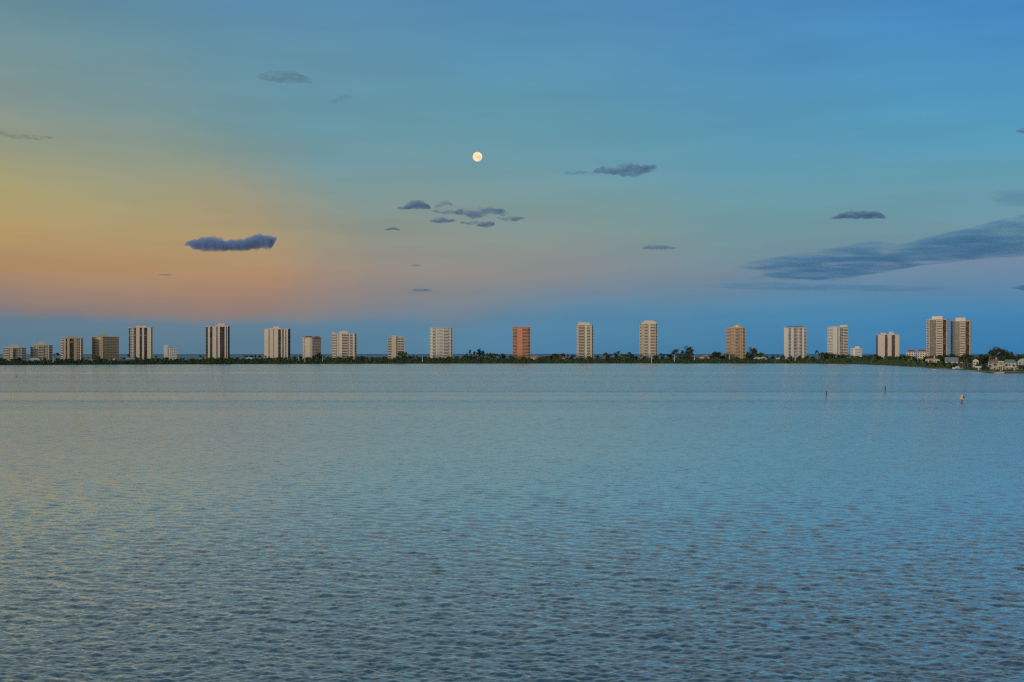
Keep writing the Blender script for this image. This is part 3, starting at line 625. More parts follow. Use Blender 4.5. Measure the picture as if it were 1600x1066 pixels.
def crown_tree(h, w, lm, seed, kind='round', tr=.35):
    """a tree prototype: trunk with limbs + crown"""
    rs = np.random.RandomState(seed); r = random.Random(seed)
    root = bpy.data.objects.new({'round': 'broadleaf_tree', 'pine': 'pine_tree', 'shrub': 'shrub'}[kind], None); COL.objects.link(root)
    tm = MB(); tm.tube([(0, 0, -1), (.1, 0, h*.25), (.3*r.uniform(-1, 1), 0, h*.5), (.5*r.uniform(-1, 1), .2, h*.85)], [tr, tr*.8, tr*.5, tr*.12])
    lobes = []
    if kind == 'round':
        for k in range(11):
            a = r.uniform(0, 6.28); q = r.uniform(.15, 1)**.6; zz = h*r.uniform(.42, .88); e = math.sqrt(max(.1, 1-((zz/h-.6)/.42)**2))
            lobes.append((math.cos(a)*w*.34*q*e, math.sin(a)*w*.34*q*e, zz, w*r.uniform(.13, .24)))
    elif kind == 'shrub':
        for k in range(7): lobes.append((r.uniform(-.35, .35)*w, r.uniform(-.3, .3)*w, h*r.uniform(.25, .75), w*r.uniform(.15, .25)))
    else:
        for k in range(20):
            zz = h*r.uniform(.22, .95); e = (1.12-zz/h)**.45; a = r.uniform(0, 6.28); q = r.uniform(.3, 1)
            lobes.append((math.cos(a)*w*.42*q*e+.10*h*(zz/h)**2*.2, math.sin(a)*w*.42*q*e, zz, w*r.uniform(.07, .15)))
    for (x, y, z, s) in lobes[:9]: tm.tube([(0, 0, z*.45), (x*.5, y*.5, z*.75), (x, y, z)], [tr*.4, tr*.25, .04], 5)
    tm.build('trunk', BARK, root)
    C = []
    for (x, y, z, s) in lobes:
        n = int(64 if kind != 'pine' else 52)
        p = rs.randn(n, 3); p /= np.linalg.norm(p, axis=1)[:, None]; p *= (rs.rand(n, 1)**.45)
        p *= s*(np.array([1.05, 1.05, .8]) if kind != 'pine' else np.array([1.25, 1.25, 1.15]))
        C.append(p+np.array([x, y, z]))
    C = np.concatenate(C); V, Fc = cards(C, .6 if kind != 'pine' else .55, rs)
    if kind == 'pine':   # drooping sprays
        V = V.reshape(-1, 4, 3); c = V.mean(1, keepdims=True); V = c+(V-c)*np.array([.8, .8, 1.35]); V = V.reshape(-1, 3)
    mesh_np('crown', V, Fc, lm, root)
    root['h'] = h
    return root

def palm_tree(h, seed, lean=0, lm=None, fl=3.4, nfr=17, tr=.22, windy=0):
    r = random.Random(seed); root = bpy.data.objects.new('palm_tree', None); COL.objects.link(root)
    tm = MB(); top = Vector((lean, .2, h-1.2)); P = [Vector((lean*t**1.8, .2*t, -1+(h-.2)*t)) for t in (0, .3, .6, .85, 1)]
    tm.tube(P, [tr*1.4, tr, tr*.85, tr*.8, tr*.9]); tm.build('trunk', BARKP, root)
    top = P[-1]; V = []; Fc = []
    for k in range(nfr):
        a = k*2.399+r.uniform(-.2, .2); el = r.uniform(-.5, 1.25); L_ = fl*r.uniform(.8, 1.1)
        d = Vector((math.cos(a)+windy, math.sin(a), 0)).normalized(); s = Vector((-d.y, d.x, 0))
        p = top.copy(); e = el; i0 = len(V)
        for q in range(7):
            w = .50*math.sin(math.pi*min(1, (q+.7)/7.2))+.03
            dr = -.30*w
            V += [p-s*w+Vector((0, 0, dr)), p.copy(), p+s*w+Vector((0, 0, dr))]
            p = p+(d*math.cos(e)+Vector((0, 0, math.sin(e))))*(L_/6); e -= .34
        for q in range(6):
            b = i0+q*3; Fc += [(b, b+1, b+4, b+3), (b+1, b+2, b+5, b+4)]
    mesh_np('crown', np.array([tuple(v) for v in V]), np.array(Fc), lm or L_PALM, root)
    root['h'] = h
    return root
PR = {
 'r1': crown_tree(12, 11, L_DARK, 1), 'r2': crown_tree(12, 14, L_MID, 2), 'r3': crown_tree(12, 9, L_OLIVE, 3), 'r4': crown_tree(12, 12, L_DARK, 14),
 'c1': crown_tree(20, 13, L_CAS, 4, 'pine'), 'c2': crown_tree(20, 9, L_CAS, 5, 'pine'), 'c3': crown_tree(20, 17, L_CAS, 6, 'pine'),
 'p1': palm_tree(12, 7, .6), 'p2': palm_tree(12, 8, -1.0), 'p3': palm_tree(12, 9, 1.6, windy=.5), 'p4': palm_tree(12, 10, .1, L_PALMY, fl=3.2, nfr=20, tr=.3),
 's1': crown_tree(5, 8, L_MID, 12, 'shrub'), 's2': crown_tree(5, 8, L_OLIVE, 13, 'shrub'),
}
used = set()
LMARK = [(23, 'the octagonal block at the far left'), (65, 'the second block from the left'), (112, 'the serrated-balcony tower'), (165, 'the wide slab block'), (220, 'the tall striped white tower'),
         (266, 'the small white block with lift tower'), (340, 'the dark-bayed gold-topped tower'), (433, 'the broad off-white slit tower'), (487, 'the red-roof-edged tower'), (537, 'the domed balcony-banded tower'),
         (619, 'the small pinkish block'), (690, 'the white window-grid tower'), (815, 'the salmon pink tower'), (914, 'the left slender cream tower'), (1013, 'the right slender cream tower'),
         (1150, 'the golden-pediment tower'), (1243, 'the hipped-roof grey tower'), (1309, 'the blank-panelled pale grey tower'), (1388, 'the two-humped pinkish tower'), (1464, 'the left twin tower'), (1501, 'the right twin tower'), (1567, 'the waterfront villa')]
spots = []
def plant(proto, x, ytop, D=None, group=None, desc=None, sx=1.0, rz=None, base=1.3):
    spots.append((x, proto, ytop, D, desc, sx, rz, base))
def flush_plants():
    DES = {'r': 'dark round tree', 'c': 'feathery pine tree', 'p': 'slim palm', 's': 'low shrub'}
    NM = {'r': 'broadleaf trees along the far shore', 'c': 'feathery pines along the far shore', 'p': 'palms along the far shore', 's': 'shrubs on the right shore'}
    CT = {'r': 'tree', 'c': 'pine tree', 'p': 'palm tree', 's': 'shrub'}
    nth = ['', 'second ', 'third ', 'fourth ', 'fifth ', 'sixth ', 'seventh ', 'eighth ', 'ninth ', 'tenth ', 'eleventh ', 'twelfth ', 'thirteenth ', 'fourteenth ', 'fifteenth ']
    buckets = {}
    for s in sorted(spots, key=lambda q: q[0]):
        i = min(range(len(LMARK)), key=lambda k: abs(LMARK[k][0]-s[0])); side = 'left' if s[0] < LMARK[i][0] else 'right'
        buckets.setdefault((i, side, s[1][0]), []).append(s)
    for (i, side, k), lst in buckets.items():
        lst.sort(key=lambda q: abs(q[0]-LMARK[i][0]))
        for n, (x, proto, yt, D, desc, sx, rz, base) in enumerate(lst):
            D = D or shore_D(x)+rnd.uniform(34, 75)
            if desc: lab = desc
            else:
                d = DES[k]
                if k == 'r' and proto == 'r3': d = 'olive tree-shaped crown'
                lab = '%s%s to the %s of %s' % (nth[n] if n < 15 else 'far ', DES[k], side, LMARK[i][1]) if len(lst) > 1 else '%s on the %s of %s' % (DES[k], side, LMARK[i][1])
                if lab.startswith(' '): lab = lab.strip()
                if len(lst) > 1 and n == 0: lab = 'nearest '+DES[k]+' to the %s of %s' % (side, LMARK[i][1])
            src = PR[proto]
            if proto not in used: o = src; kids = None; used.add(proto)
            else:
                o = src.copy(); COL.objects.link(o)
                for c in src.children:
                    q = c.copy(); COL.objects.link(q); q.parent = o
            hh = max(3, pz(yt, D)-base); sc = hh/src['h']
            o.location = (px(x, D), D, base); o.scale = (sc*sx, sc*sx, sc)
            o.rotation_euler = (0, 0, rnd.uniform(0, 6.28) if rz is None else rz)
            tag(o, lab, CT[k], NM[k])
    for k, o in PR.items():
        if k not in used:
            for c in list(o.children): bpy.data.objects.remove(c)
            bpy.data.objects.remove(o)

def many(kinds, lst, **k):
    for i, (x, y) in enumerate(lst): plant(kinds[i % len(kinds)], x, y, **k)
# palms, by column and top row in the photograph
many(['p1', 'p2', 'p3'], [(84, 552.5), (88.5, 550.8), (133, 558.5), (139, 558), (154, 557), (198.5, 552.5), (213, 557.5), (243, 555.6), (257, 558.5), (288, 558.5), (313.5, 554.5), (316, 556), (382, 554.6), (386, 555), (390, 554.2), (393.5, 555), (399.5, 554.6), (403, 554.2), (407, 555.4),
  (414.5, 555.5), (505.5, 556), (512, 556.5), (527, 557), (530, 558), (646, 555), (651, 555.5), (656, 556.5), (706, 556.5), (776, 552.5), (782, 554), (790, 556), (797, 555), (839, 557.5), (866, 552), (881, 551.8), (889, 553.5), (894, 554), (898, 554.5),
  (955, 552), (961, 550.5), (967.5, 548), (973.5, 552), (983, 549.5), (946, 550.5), (942, 551.5), (988, 553), (1003, 553.5), (1032, 551), (1037.5, 552.8), (1043, 552.8), (1048, 552.2), (1199, 556), (1209, 554), (1217, 554.5), (1224, 555),
  (1275.5, 547), (1287, 549.5), (1291, 550), (1281, 552), (1296, 552.5), (1302, 552.5), (1317, 553), (1324, 554), (1363, 555), (1367, 553.5), (1412, 554)])
many(['r1', 'r4', 'r2'], [(2, 559), (33, 560.5), (60, 559.5), (97, 561), (127, 561), (152, 556), (160, 560), (196, 561), (238, 559.5), (249, 560.5), (300, 559.5), (331, 559), (345, 558.5), (360, 558), (371, 558.5), (424, 559), (438, 558.5), (447, 558), (460, 556), (468, 555.5), (480, 558), (490, 556), (497, 551), (502, 556),
  (517, 558), (529, 559.5), (566, 556.5), (573, 558), (583, 557.5), (590, 558), (600, 557), (622, 556), (628, 549.5), (634, 556.5), (641, 555.5), (664, 557), (678, 558), (702, 556.5), (714, 556.5), (726, 555), (733, 556), (770, 552), (786, 552.5), (806, 559), (850, 557), (856, 556), (862, 554), (871, 553), (879, 552.5), (893, 555.5), (932, 555), (950, 554),
  (964, 553), (978, 553), (987, 553.5), (993, 556), (1026, 555), (1035, 556), (1047, 554), (1113, 555), (1117, 549), (1122, 549.8), (1129, 555.5), (1168, 554.5), (1172, 553), (1190, 551.5), (1196, 556), (1208, 556.5), (1222, 556), (1236, 556), (1250, 555.5), (1262, 556), (1270, 556.5), (1284, 555), (1290, 551.5), (1301, 552), (1312, 554), (1321, 555), (1341, 556), (1352, 555), (1360, 555), (1369, 554), (1376, 556), (1391, 557), (1400, 557)])
_r = random.Random(77)
for _x in range(-20, 1400, 19):
    _xx = _x+_r.uniform(-8, 8); plant(_r.choice(['r1', 'r2', 'r4', 'r3', 'r2']), _xx, np.interp(_xx, [0, 300, 700, 1400], [560, 559, 557.5, 557])+_r.uniform(-1.2, 1.5), sx=_r.uniform(1.0, 1.5))
# pines
plant('c2', 735.5, 547); plant('c2', 739.5, 550); plant('c1', 747.5, 545, sx=1.15); plant('c1', 754, 547.5); plant('c2', 743, 549.5); plant('c1', 762, 551.5); plant('c2', 767, 551.5); plant('c1', 730, 552)
plant('c3', 1056.5, 545.5, sx=1.15); plant('c1', 1065, 547, sx=1.2); plant('c3', 1076, 541.5, sx=1.1); plant('c1', 1071, 547.5, sx=1.1); plant('c1', 1081, 547, sx=1.1)
plant('c3', 1176, 543.5, sx=1.2); plant('c1', 1182, 546.5); plant('c1', 1169, 549.5, sx=1.2); plant('c1', 1188, 550.5)
# near right shore, closer and larger
R = dict
for i, (p, x, y, D, sx) in enumerate([('r1', 1408, 555, 1830, 1), ('r2', 1418, 555.5, 1740, 1.1), ('r4', 1428, 557, 1700, 1), ('r3', 1438, 560, 1620, 1.2), ('r1', 1447, 556, 1640, 1), ('r2', 1459, 556, 1620, 1.2), ('r4', 1470, 554, 1620, 1),
  ('r1', 1478, 553.5, 1600, 1), ('r4', 1488, 552.5, 1560, 1.1), ('r1', 1496, 555, 1500, 1), ('r2', 1505, 556, 1480, 1), ('r1', 1511, 552.5, 1440, 1.25), ('r4', 1517, 555, 1420, 1), ('r3', 1525, 556, 1400, 1), ('r1', 1533, 557.5, 1380, 1), ('r4', 1537, 553.2, 1420, 1.3), ('r1', 1545, 553.3, 1420, 1.2),
  ('r2', 1552, 557, 1400, 1.1), ('r2', 1560, 556, 1380, 1.2), ('r1', 1568, 556, 1380, 1.1), ('r1', 1578, 557, 1380, 1.1), ('r4', 1585, 555, 1380, 1.2), ('r1', 1592, 555, 1340, 1.2), ('r2', 1599, 553.5, 1340, 1.2), ('r4', 1608, 553.5, 1340, 1.2), ('r1', 1625, 553, 1340, 1.2), ('r2', 1645, 554, 1300, 1.2),
  ('r1', 1527, 567.5, 1300, 1), ('r2', 1521, 566, 1340, 1), ('r4', 1493, 566, 1400, 1), ('r1', 1484, 567, 1400, 1.1), ('r2', 1476, 567, 1450, 1), ('r1', 1466, 564, 1500, 1.1), ('r3', 1455, 566, 1540, 1.2), ('r2', 1445, 564.5, 1560, 1.1), ('r1', 1450, 567, 1500, 1), ('r1', 1460, 566, 1480, 1.1),
  ('r2', 1594, 570, 1130, 1.3), ('r1', 1600, 571, 1130, 1.2), ('r1', 1534, 574, 1150, 1.3), ('r4', 1540, 574.5, 1140, 1.2), ('r4', 1544, 573.6, 1135, 1.2), ('r1', 1538, 569, 1240, 1.1), ('r2', 1530, 570, 1260, 1), ('r4', 1610, 572, 1110, 1.3), ('r1', 1515, 569, 1330, 1), ('r2', 1502, 568, 1370, 1), ('r1', 1509, 567, 1350, 1)]):
    plant(p, x, y, D, sx=sx)
plant('p3', 1544.5, 546, 1350, desc='single windswept palm standing tall left of the big feathery tree at the right', rz=0)
plant('c3', 1557, 543, 1400, sx=1.2, desc='tallest feathery windblown tree behind the waterfront villa'); plant('c1', 1564, 545.5, 1400, sx=1.2); plant('c3', 1571, 547, 1400); plant('c2', 1580, 549.5, 1390, sx=.9); plant('c1', 1574, 551, 1385, sx=1.1)
for x, y in ((1500, 557), (1504, 558.5), (1508, 556), (1511.5, 557.5)): plant('p1', x, y, 1345)
for x, y in ((1554.8, 567.6), (1572.5, 568.4)): plant('p4', x, y, 1112, sx=1.1)
for x, y in ((1548, 571.5), (1561, 574), (1578, 574.5), (1585, 570)): plant('p2', x, y, 1115)
for x, y, D in ((1436, 569.5, 1590), (1441, 570.3, 1570), (1447, 571, 1545), (1452, 571.6, 1490), (1470, 573, 1420), (1514, 575.5, 1270), (1510, 576.5, 1285), (1519, 576, 1255), (1466, 572.5, 1420), (1480, 573, 1400), (1486, 573, 1390), (1493, 574, 1380), (1524, 577, 1215),
                (1548, 578.5, 1110), (1559, 579, 1108), (1570, 579, 1104), (1577, 578.5, 1102), (1592, 578, 1098), (1597, 577, 1098), (1541, 578, 1125), (1537, 577.5, 1150)): plant(rnd.choice(['s1', 's2']), x, y, D)
flush_plants()

# low hedge of mangrove on the right point
def right_thicket():
    rs = np.random.RandomState(31)
    N = 16000; X = 1405+80*rs.rand(N)
    xs = np.array([s[0] for s in SHORE]); ys = np.array([s[1] for s in SHORE]); D0 = H*F/(np.interp(X, xs, ys)-HZ)
    d = 6+rs.rand(N)*120; D = D0+d
    z = 1.4+(2.5+1.3*smooth_noise(X, np.random.RandomState(3), 6)+d*.03)*np.abs(rs.rand(N))
    C = np.stack([(X-CX)/F*D, D, z], -1); V, Fc = cards(C, .8, rs)
    tag(mesh_np('undergrowth', V, Fc, L_MID), 'low undergrowth on the point below the left twin tower', 'undergrowth', kind='stuff')
right_thicket()

# ------------------------------------------------------------------ poles
def pole(x, yt, yb, D, label, arm=False):
    t = thing('utility_pole', label, 'pole', (px(x, D), D, pz(yb, D)), 0, 'pale poles along the far shore')
    h = pz(yt, D)-pz(yb, D)
    m = MB(); m.tube([(0, 0, -1), (0, 0, h)], [.42, .28], 8); m.build('shaft', METALW, t)
    c = MB(); c.box(-.9, .9, -.12, .12, h-1.1, h-.8); c.build('crossarm', WOODP, t)
for x, yt, yb, ref in ((83, 553, 565.5, 'beside the thin palms left of the serrated tower'), (476.5, 557, 565, 'in front of the red-roof-edged tower'), (504.3, 557, 564, 'right of the red-roof-edged tower'), (467, 556.5, 563, 'left of the red-roof-edged tower'),
    (660, 557, 565, 'left of the white window-grid tower'), (1018, 557, 566, 'at the foot of the right slender cream tower'), (1053.6, 554, 564.5, 'left of the large feathery pines'), (1139.5, 553, 561, 'below the golden-pediment tower'), (1242.4, 547, 563, 'in front of the hipped-roof grey tower'), (1085, 556, 562, 'right of the large feathery pines')):
    pole(x, yt, yb, shore_D(x)-2.5, 'slim white pole '+ref)

# ------------------------------------------------------------------ channel markers, boats, docks
def post_marker(x, yt, yb, label, col):
    D = dist(yb); t = thing('channel_marker', label, 'channel marker', (px(x, D), D, 0), 0, 'channel markers in the lagoon')
    h = pz(yt, D)
    m = MB(); m.tube([(0, 0, -1), (0, 0, h*.97)], [.22, .19], 8); m.build('pile', WOODP, t)
    s = MB(); s.box(-.27, .27, -.28, -.23, h*.45, h); s.build('daymark', col, t)
    c = MB(); c.tube([(0, 0, h*.97), (0, 0, h*1.03)], [.2, .05], 8); c.build('pile_cap', METALW, t)
RED = mat('marker_red', (.12, .04, .035)); GRN = mat('marker_green', (.03, .13, .06))
post_marker(1291, 611, 623.6, 'dark single-pile channel marker with red tint, left of the three nearest', RED)
post_marker(1383, 603.6, 614.8, 'green single-pile channel marker right of the dark one', GRN)
post_marker(25.5, 585.5, 590, 'tiny faint channel marker far out at the left edge', WOODP)
def light_marker():
    D = dist(631); t = thing('light_marker', 'channel light on a tripod of dark piles with a pale board and green square', 'channel marker', (px(1503.4, D), D, 0), 0, 'channel markers in the lagoon')
    u = D/F
    for x, y in ((-1.3*u, 0), (1.0*u, 0), (0, 1.0)):
        m = MB(); m.tube([(x*1.15, y, -1), (x*.75, y*.7, 7.2*u)], [.19, .16], 8); m.build('pile', WOODP, t)
    m = MB(); m.box(-2.0*u, 1.8*u, -.45, .9, 6.6*u, 7.3*u); m.build('platform', CONC, t)
    m = MB(); m.box(-3.6*u, .9*u, -.35, -.22, 7.9*u, 12.6*u); m.build('sign_board', mat('pale_board', (.62, .46, .26)), t)
    m = MB(); m.box(1.0*u, 3.1*u, -.38, -.24, 8.1*u, 12.8*u); m.build('daymark', mat('dark_green_board', (.03, .09, .05)), t)
    m = MB(); m.box(-.25, .25, -.2, .2, 7.31*u, 13.2*u); m.build('mast', METALW, t)
    m = MB(); m.tube([(0, 0, 13.2*u), (0, 0, 14.2*u)], [.16, .13], 10); m.build('lantern', METALW, t)
    D2 = dist(631.4); b = MB(); b.tube([(0, 0, -.2), (0, 0, .12), (0, 0, .3), (0, 0, .4)], [.16, .26, .2, .08], 10); o = b.build('mooring_float', WALL['grey'])
    o.location = (px(1496.8, D2), D2, 0); tag(o, 'small white float in the water left of the channel light', 'float')
light_marker()

def boat(x, yb, L_, label, cabin=True, rz=0, hull=None, D=None, z=0, canopy=False):
    D = D or dist(yb); t = thing('motorboat', label, 'boat', (px(x, D), D, z), rz, 'boats')
    st = [(-.5, .16, .10, .0), (-.3, .18, .11, -.02), (0, .19, .12, -.03), (.25, .15, .135, -.02), (.42, .07, .15, .02), (.5, .01, .16, .08)]
    m = MB(); idx = []
    for (u, w, top, bot) in st:
        i = len(m.v); idx.append(i); m.v += [(u*L_, -w*L_, top*L_), (u*L_, -w*.6*L_, bot*L_), (u*L_, w*.6*L_, bot*L_), (u*L_, w*L_, top*L_)]
    for a, b in zip(idx, idx[1:]):
        for q in range(3): m.f.append((a+q, a+q+1, b+q+1, b+q))
        m.f.append((a+3, a, b, b+3))
    m.f.append((idx[0]+3, idx[0]+2, idx[0]+1, idx[0])); m.f.append(tuple(idx[-1]+q for q in range(4)))
    m.build('hull', hull or METALW, t)
    if cabin:
        c = MB(); c.hexa([(-.15*L_, -.12*L_, .115*L_), (.2*L_, -.10*L_, .135*L_), (.2*L_, .10*L_, .135*L_), (-.15*L_, .12*L_, .115*L_), (-.12*L_, -.10*L_, .26*L_), (.08*L_, -.09*L_, .26*L_), (.08*L_, .09*L_, .26*L_), (-.12*L_, .10*L_, .26*L_)])
        cb = c.build('cabin', METALW, t)
        g = MB(); g.box(-.10*L_, .07*L_, -.118*L_, .118*L_, .17*L_, .22*L_); g.build('window', GLASS, cb)
    e = MB(); e.box(-.56*L_, -.5*L_-.01, -.03*L_, .03*L_, 0, .16*L_); e.build('outboard_motor', mat('black_plastic', (.03, .03, .03)), t)
    if canopy:
        for sx in (-.12, .12):
            for sy in (-.1, .1):
                q = MB(); q.tube([(sx*L_, sy*L_, .11*L_), (sx*L_, sy*L_, .32*L_)], [.03, .03], 6); q.build('post', METALW, t)
        q = MB(); q.box(-.2*L_, .2*L_, -.15*L_, .15*L_, .32*L_, .335*L_); q.build('canopy', METALW, t)
boat(1459, 578.2, 6.5, 'small white boat moored left of the tan dock', cabin=False, rz=.2, canopy=False)
boat(1496, 577.2, 14, 'white cabin cruiser with dark windows on the lift by the royal palms', D=1342, z=.5, rz=math.pi+.1)
boat(683, 582.3, 3.6, 'tiny pale motorboat running alone in the middle of the lagoon', cabin=True, rz=math.pi, hull=mat('pinkish_hull', (.55, .40, .40)))
def dock(x0, x1, y, z, label, m, D=None, roof=False):
    D = D or dist(y); w = px(x1, D)-px(x0, D); t = thing('dock', label, 'dock', (px((x0+x1)/2, D), D, 0), 0, 'docks on the right shore')
    b = MB(); b.box(-w/2, w/2, 0, 2.4, z, z+.25); b.build('deck', m, t)
    n = max(2, int(w/3.4))
    for k in range(n+1):
        for yy in (.15, 2.25):
            q = MB(); q.tube([(-w/2+.15+k*(w-.3)/n, yy, -1), (-w/2+.15+k*(w-.3)/n, yy, z-.002 if k % 2 else z+1.0)], [.15, .14], 6); q.build('pile', WOODP, t)
    if roof:
        b = MB(); b.box(-w/2+.5, w/2-.5, .2, 2.2, z+1.25, z+1.6); b.build('lift_beam', m, t)
dock(1468, 1480.5, 578.6, 1.0, 'tan dock with a boat lift right of the small white boat', mat('tan_planks', (.38, .32, .22)), roof=True)
dock(1462, 1489, 576.6, 1.0, 'long low grey dock behind the tan dock', CONC)
dock(1488, 1505, 578.0, .9, 'brownish dock under the cabin cruiser', mat('brown_planks', (.25, .18, .15)))
dock(1512, 1531, 580.6, .7, 'thin grey dock between the royal palms and the stone seawall', CONC)
dock(1442, 1453, 577.6, .5, 'thin dark dock reaching out left of the small white boat', WOODP)

# ------------------------------------------------------------------ clouds and moon
def cloud_mat(name, col, dens, sc, thr=.42, anis=0.0):
    m = bpy.data.materials.new(name); m.use_nodes = True; nt = m.node_tree; N = nt.nodes; L = nt.links
    N.remove(N['Principled BSDF']); out = N['Material Output']
    v = N.new('ShaderNodeVolumePrincipled'); v.inputs['Color'].default_value = col+(1,); v.inputs['Anisotropy'].default_value = anis
    geo = N.new('ShaderNodeNewGeometry'); mp = N.new('ShaderNodeVectorMath'); mp.operation = 'MULTIPLY'; mp.inputs[1].default_value = sc
    tc = N.new('ShaderNodeTexCoord'); L.new(tc.outputs['Object'], mp.inputs[0])
    nz = N.new('ShaderNodeTexNoise'); nz.inputs['Scale'].default_value = 1; nz.inputs['Detail'].default_value = 5; nz.inputs['Roughness'].default_value = .6
    L.new(mp.outputs[0], nz.inputs['Vector'])
    mr = N.new('ShaderNodeMapRange'); mr.inputs[1].default_value = thr; mr.inputs[2].default_value = thr+.22; mr.inputs[3].default_value = .0; mr.inputs[4].default_value = dens
    L.new(nz.outputs['Fac'], mr.inputs[0]); L.new(mr.outputs[0], v.inputs['Density']); L.new(v.outputs[0], out.inputs['Volume'])
    return m
ALT = 1250.0
def cloud(label, prof, dens=3.0, col=(.40, .46, .58), D=None, thr=.36, thick=1.0):
    """prof: (column, top row, bottom row) of the puff; a rounded body at the cloud deck's height"""
    xm = sum(p[0] for p in prof)/len(prof); ym = sum((p[1]+p[2])/2 for p in prof)/len(prof)
    D = D or min(20000, ALT*F/(HZ-ym)); hmax = max(p[2]-p[1] for p in prof)/F*D
    o_ = (px(xm, D), D, pz(ym, D))
    m = cloud_mat('cloud_vapour', col, .68*dens/hmax, (1/(hmax*.8), 1/(hmax*.9), 1/(hmax*.42)), thr+.06)
    xs = np.array([p[0] for p in prof], float); X = np.linspace(xs[0], xs[-1], max(24, int((xs[-1]-xs[0])/1.5)))
    T = np.interp(X, xs, [p[1] for p in prof]); Bt = np.interp(X, xs, [p[2] for p in prof])
    rs = np.random.RandomState(int(xm)); t01 = np.linspace(0, 1, len(X)); end = np.minimum(1, np.minimum(t01, 1-t01)*14)
    T = T-(.03*hmax*F/D)*smooth_noise(X, rs, 14)*end; Bt = Bt+(.03*hmax*F/D)*smooth_noise(X, rs, 20)*end
    n = 18; V = []
    for i in range(len(X)):
        rz_ = max(.4, (Bt[i]-T[i])/2/F*D); zc = pz((T[i]+Bt[i])/2, D)-o_[2]; ry = hmax*.85*thick*(.25+.75*end[i])
        for k in range(n):
            a = 2*math.pi*k/n; j = 1+.05*math.sin(3*a+X[i]*.5)
            ca = math.cos(a); V.append((px(X[i], D)-o_[0], math.copysign(abs(ca)**3.2, ca)*ry*j, zc+math.sin(a)*rz_*j))
    Fq = []
    for i in range(len(X)-1):
        for k in range(n): Fq.append((i*n+(k+1) % n, (i+1)*n+(k+1) % n, (i+1)*n+k, i*n+k))
    me = bpy.data.meshes.new('cloud'); me.from_pydata(V, [], Fq+[tuple(reversed(range(n))), tuple(range((len(X)-1)*n, len(X)*n))]); me.materials.append(m)
    for p in me.polygons: p.use_smooth = True
    o = bpy.data.objects.new('cloud', me); COL.objects.link(o); o.location = o_
    tag(o, label, 'cloud', 'small dark clouds')
    return o
CD = (.40, .58, .84)
cloud('dark blue-grey cloud with a dipped middle on the orange sky above the striped towers', [(288, 382.5, 384), (296, 377.5, 386), (304, 373, 391), (315, 370, 394.5), (335, 368, 394.5), (342, 370, 394.5), (350, 374.5, 393.5), (362, 374.5, 393), (380, 373, 393), (392, 369, 392), (398, 364.5, 391), (412, 365.5, 390), (422, 366.5, 390.5), (427, 368, 384), (432, 370, 373)], 4.2, CD, thr=.22)
cloud('wing-shaped little cloud at the left of the cluster under the moon', [(620, 325, 327), (630, 322, 327.5), (640, 314.5, 327.5), (650, 311, 328), (660, 313, 328), (669, 319, 327), (674, 324, 327)], 3, CD, thr=.28)
cloud('faint ragged puff right of the wing-shaped cloud', [(678, 322, 327), (686, 314, 325), (697, 311.5, 322), (707, 318, 322)], 1.3, CD, thr=.36)
cloud('largest smudgy cloud in the middle of the cluster under the moon', [(710, 330, 334), (722, 324, 339), (735, 322, 344), (750, 323, 342), (762, 323, 336), (775, 325, 336), (785, 325, 339), (794, 332, 336)], 3.0, CD, thr=.38)
cloud('pale veil between the wing-shaped cloud and the smudgy cloud', [(672, 329, 331), (684, 326, 334), (698, 327, 336), (712, 329, 335), (724, 332, 334)], 1.3, CD, thr=.36)
cloud('thin ragged veil under the smudgy middle cloud', [(716, 347, 349), (728, 345, 352), (742, 345, 352), (756, 347, 349)], 1.5, CD, thr=.36)
cloud('thin veil right of the smudgy middle cloud', [(776, 340, 343), (786, 338, 346), (800, 337, 346), (812, 340, 343)], 1.2, CD, thr=.36)
cloud('small pointed cloud low left in the cluster under the moon', [(670, 345.5, 347), (680, 340, 349), (690, 338, 349.5), (700, 342, 348), (714, 344, 346)], 2.4, CD, thr=.3)
cloud('small tilted cloud at the bottom of the cluster under the moon', [(744, 351, 353), (753, 347, 356), (763, 345, 356), (773, 346, 353)], 2.2, CD, thr=.3)
cloud('small faint puff at the right end of the cluster under the moon', [(798, 342, 346), (806, 338.5, 347), (814, 338, 344), (820, 340, 342)], 1.6, CD, thr=.32)
cloud('tiny flat cloud alone left of and below the cluster', [(601, 358.5, 360), (609, 355, 360), (617, 354.5, 360), (626, 359, 360.5)], 2.0, CD, thr=.25)
cloud('dark ragged cloud right of and below the moon', [(925, 268, 270.5), (935, 262, 272), (945, 257.5, 273), (960, 259, 275), (973, 253, 277), (985, 253, 278), (1000, 257, 276), (1010, 259, 271), (1024, 256, 268), (1027, 262, 266)], 2.6, CD, thr=.34)
cloud('faint tail cloud just left of the dark ragged cloud', [(880, 270, 272), (893, 264.5, 274), (910, 267, 273), (926, 269, 272)], 1.1, CD, thr=.36)
cloud('dark lens-shaped cloud above the long blue cloud bank', [(1298, 340, 341.5), (1312, 333, 343), (1330, 329, 343), (1350, 328.5, 343.5), (1372, 329.5, 342.5), (1384, 340, 343)], 2.8, CD, thr=.28)
cloud('faint flat cloud between the dark ragged cloud and the horizon', [(1002, 387, 390), (1015, 382, 391), (1035, 382, 391.5), (1056, 386, 389)], 1.5, CD, thr=.3)
cloud('faint grey cloud high up left of the moon', [(402, 120, 123), (418, 112, 128), (440, 109, 131), (462, 111, 132), (478, 118, 130), (490, 125, 128)], .8, (.38, .42, .50), thr=.32)
cloud('barely visible wisp below the faint high grey cloud', [(512, 158, 162), (525, 149, 163), (540, 146, 158), (550, 149, 154)], .4, (.38, .42, .50), thr=.36)
cloud('thin grey wisp at the left edge of the sky', [(-30, 200, 212), (0, 202, 212), (20, 208, 218), (48, 210, 220), (85, 214, 217)], .7, (.40, .40, .44), thr=.36)
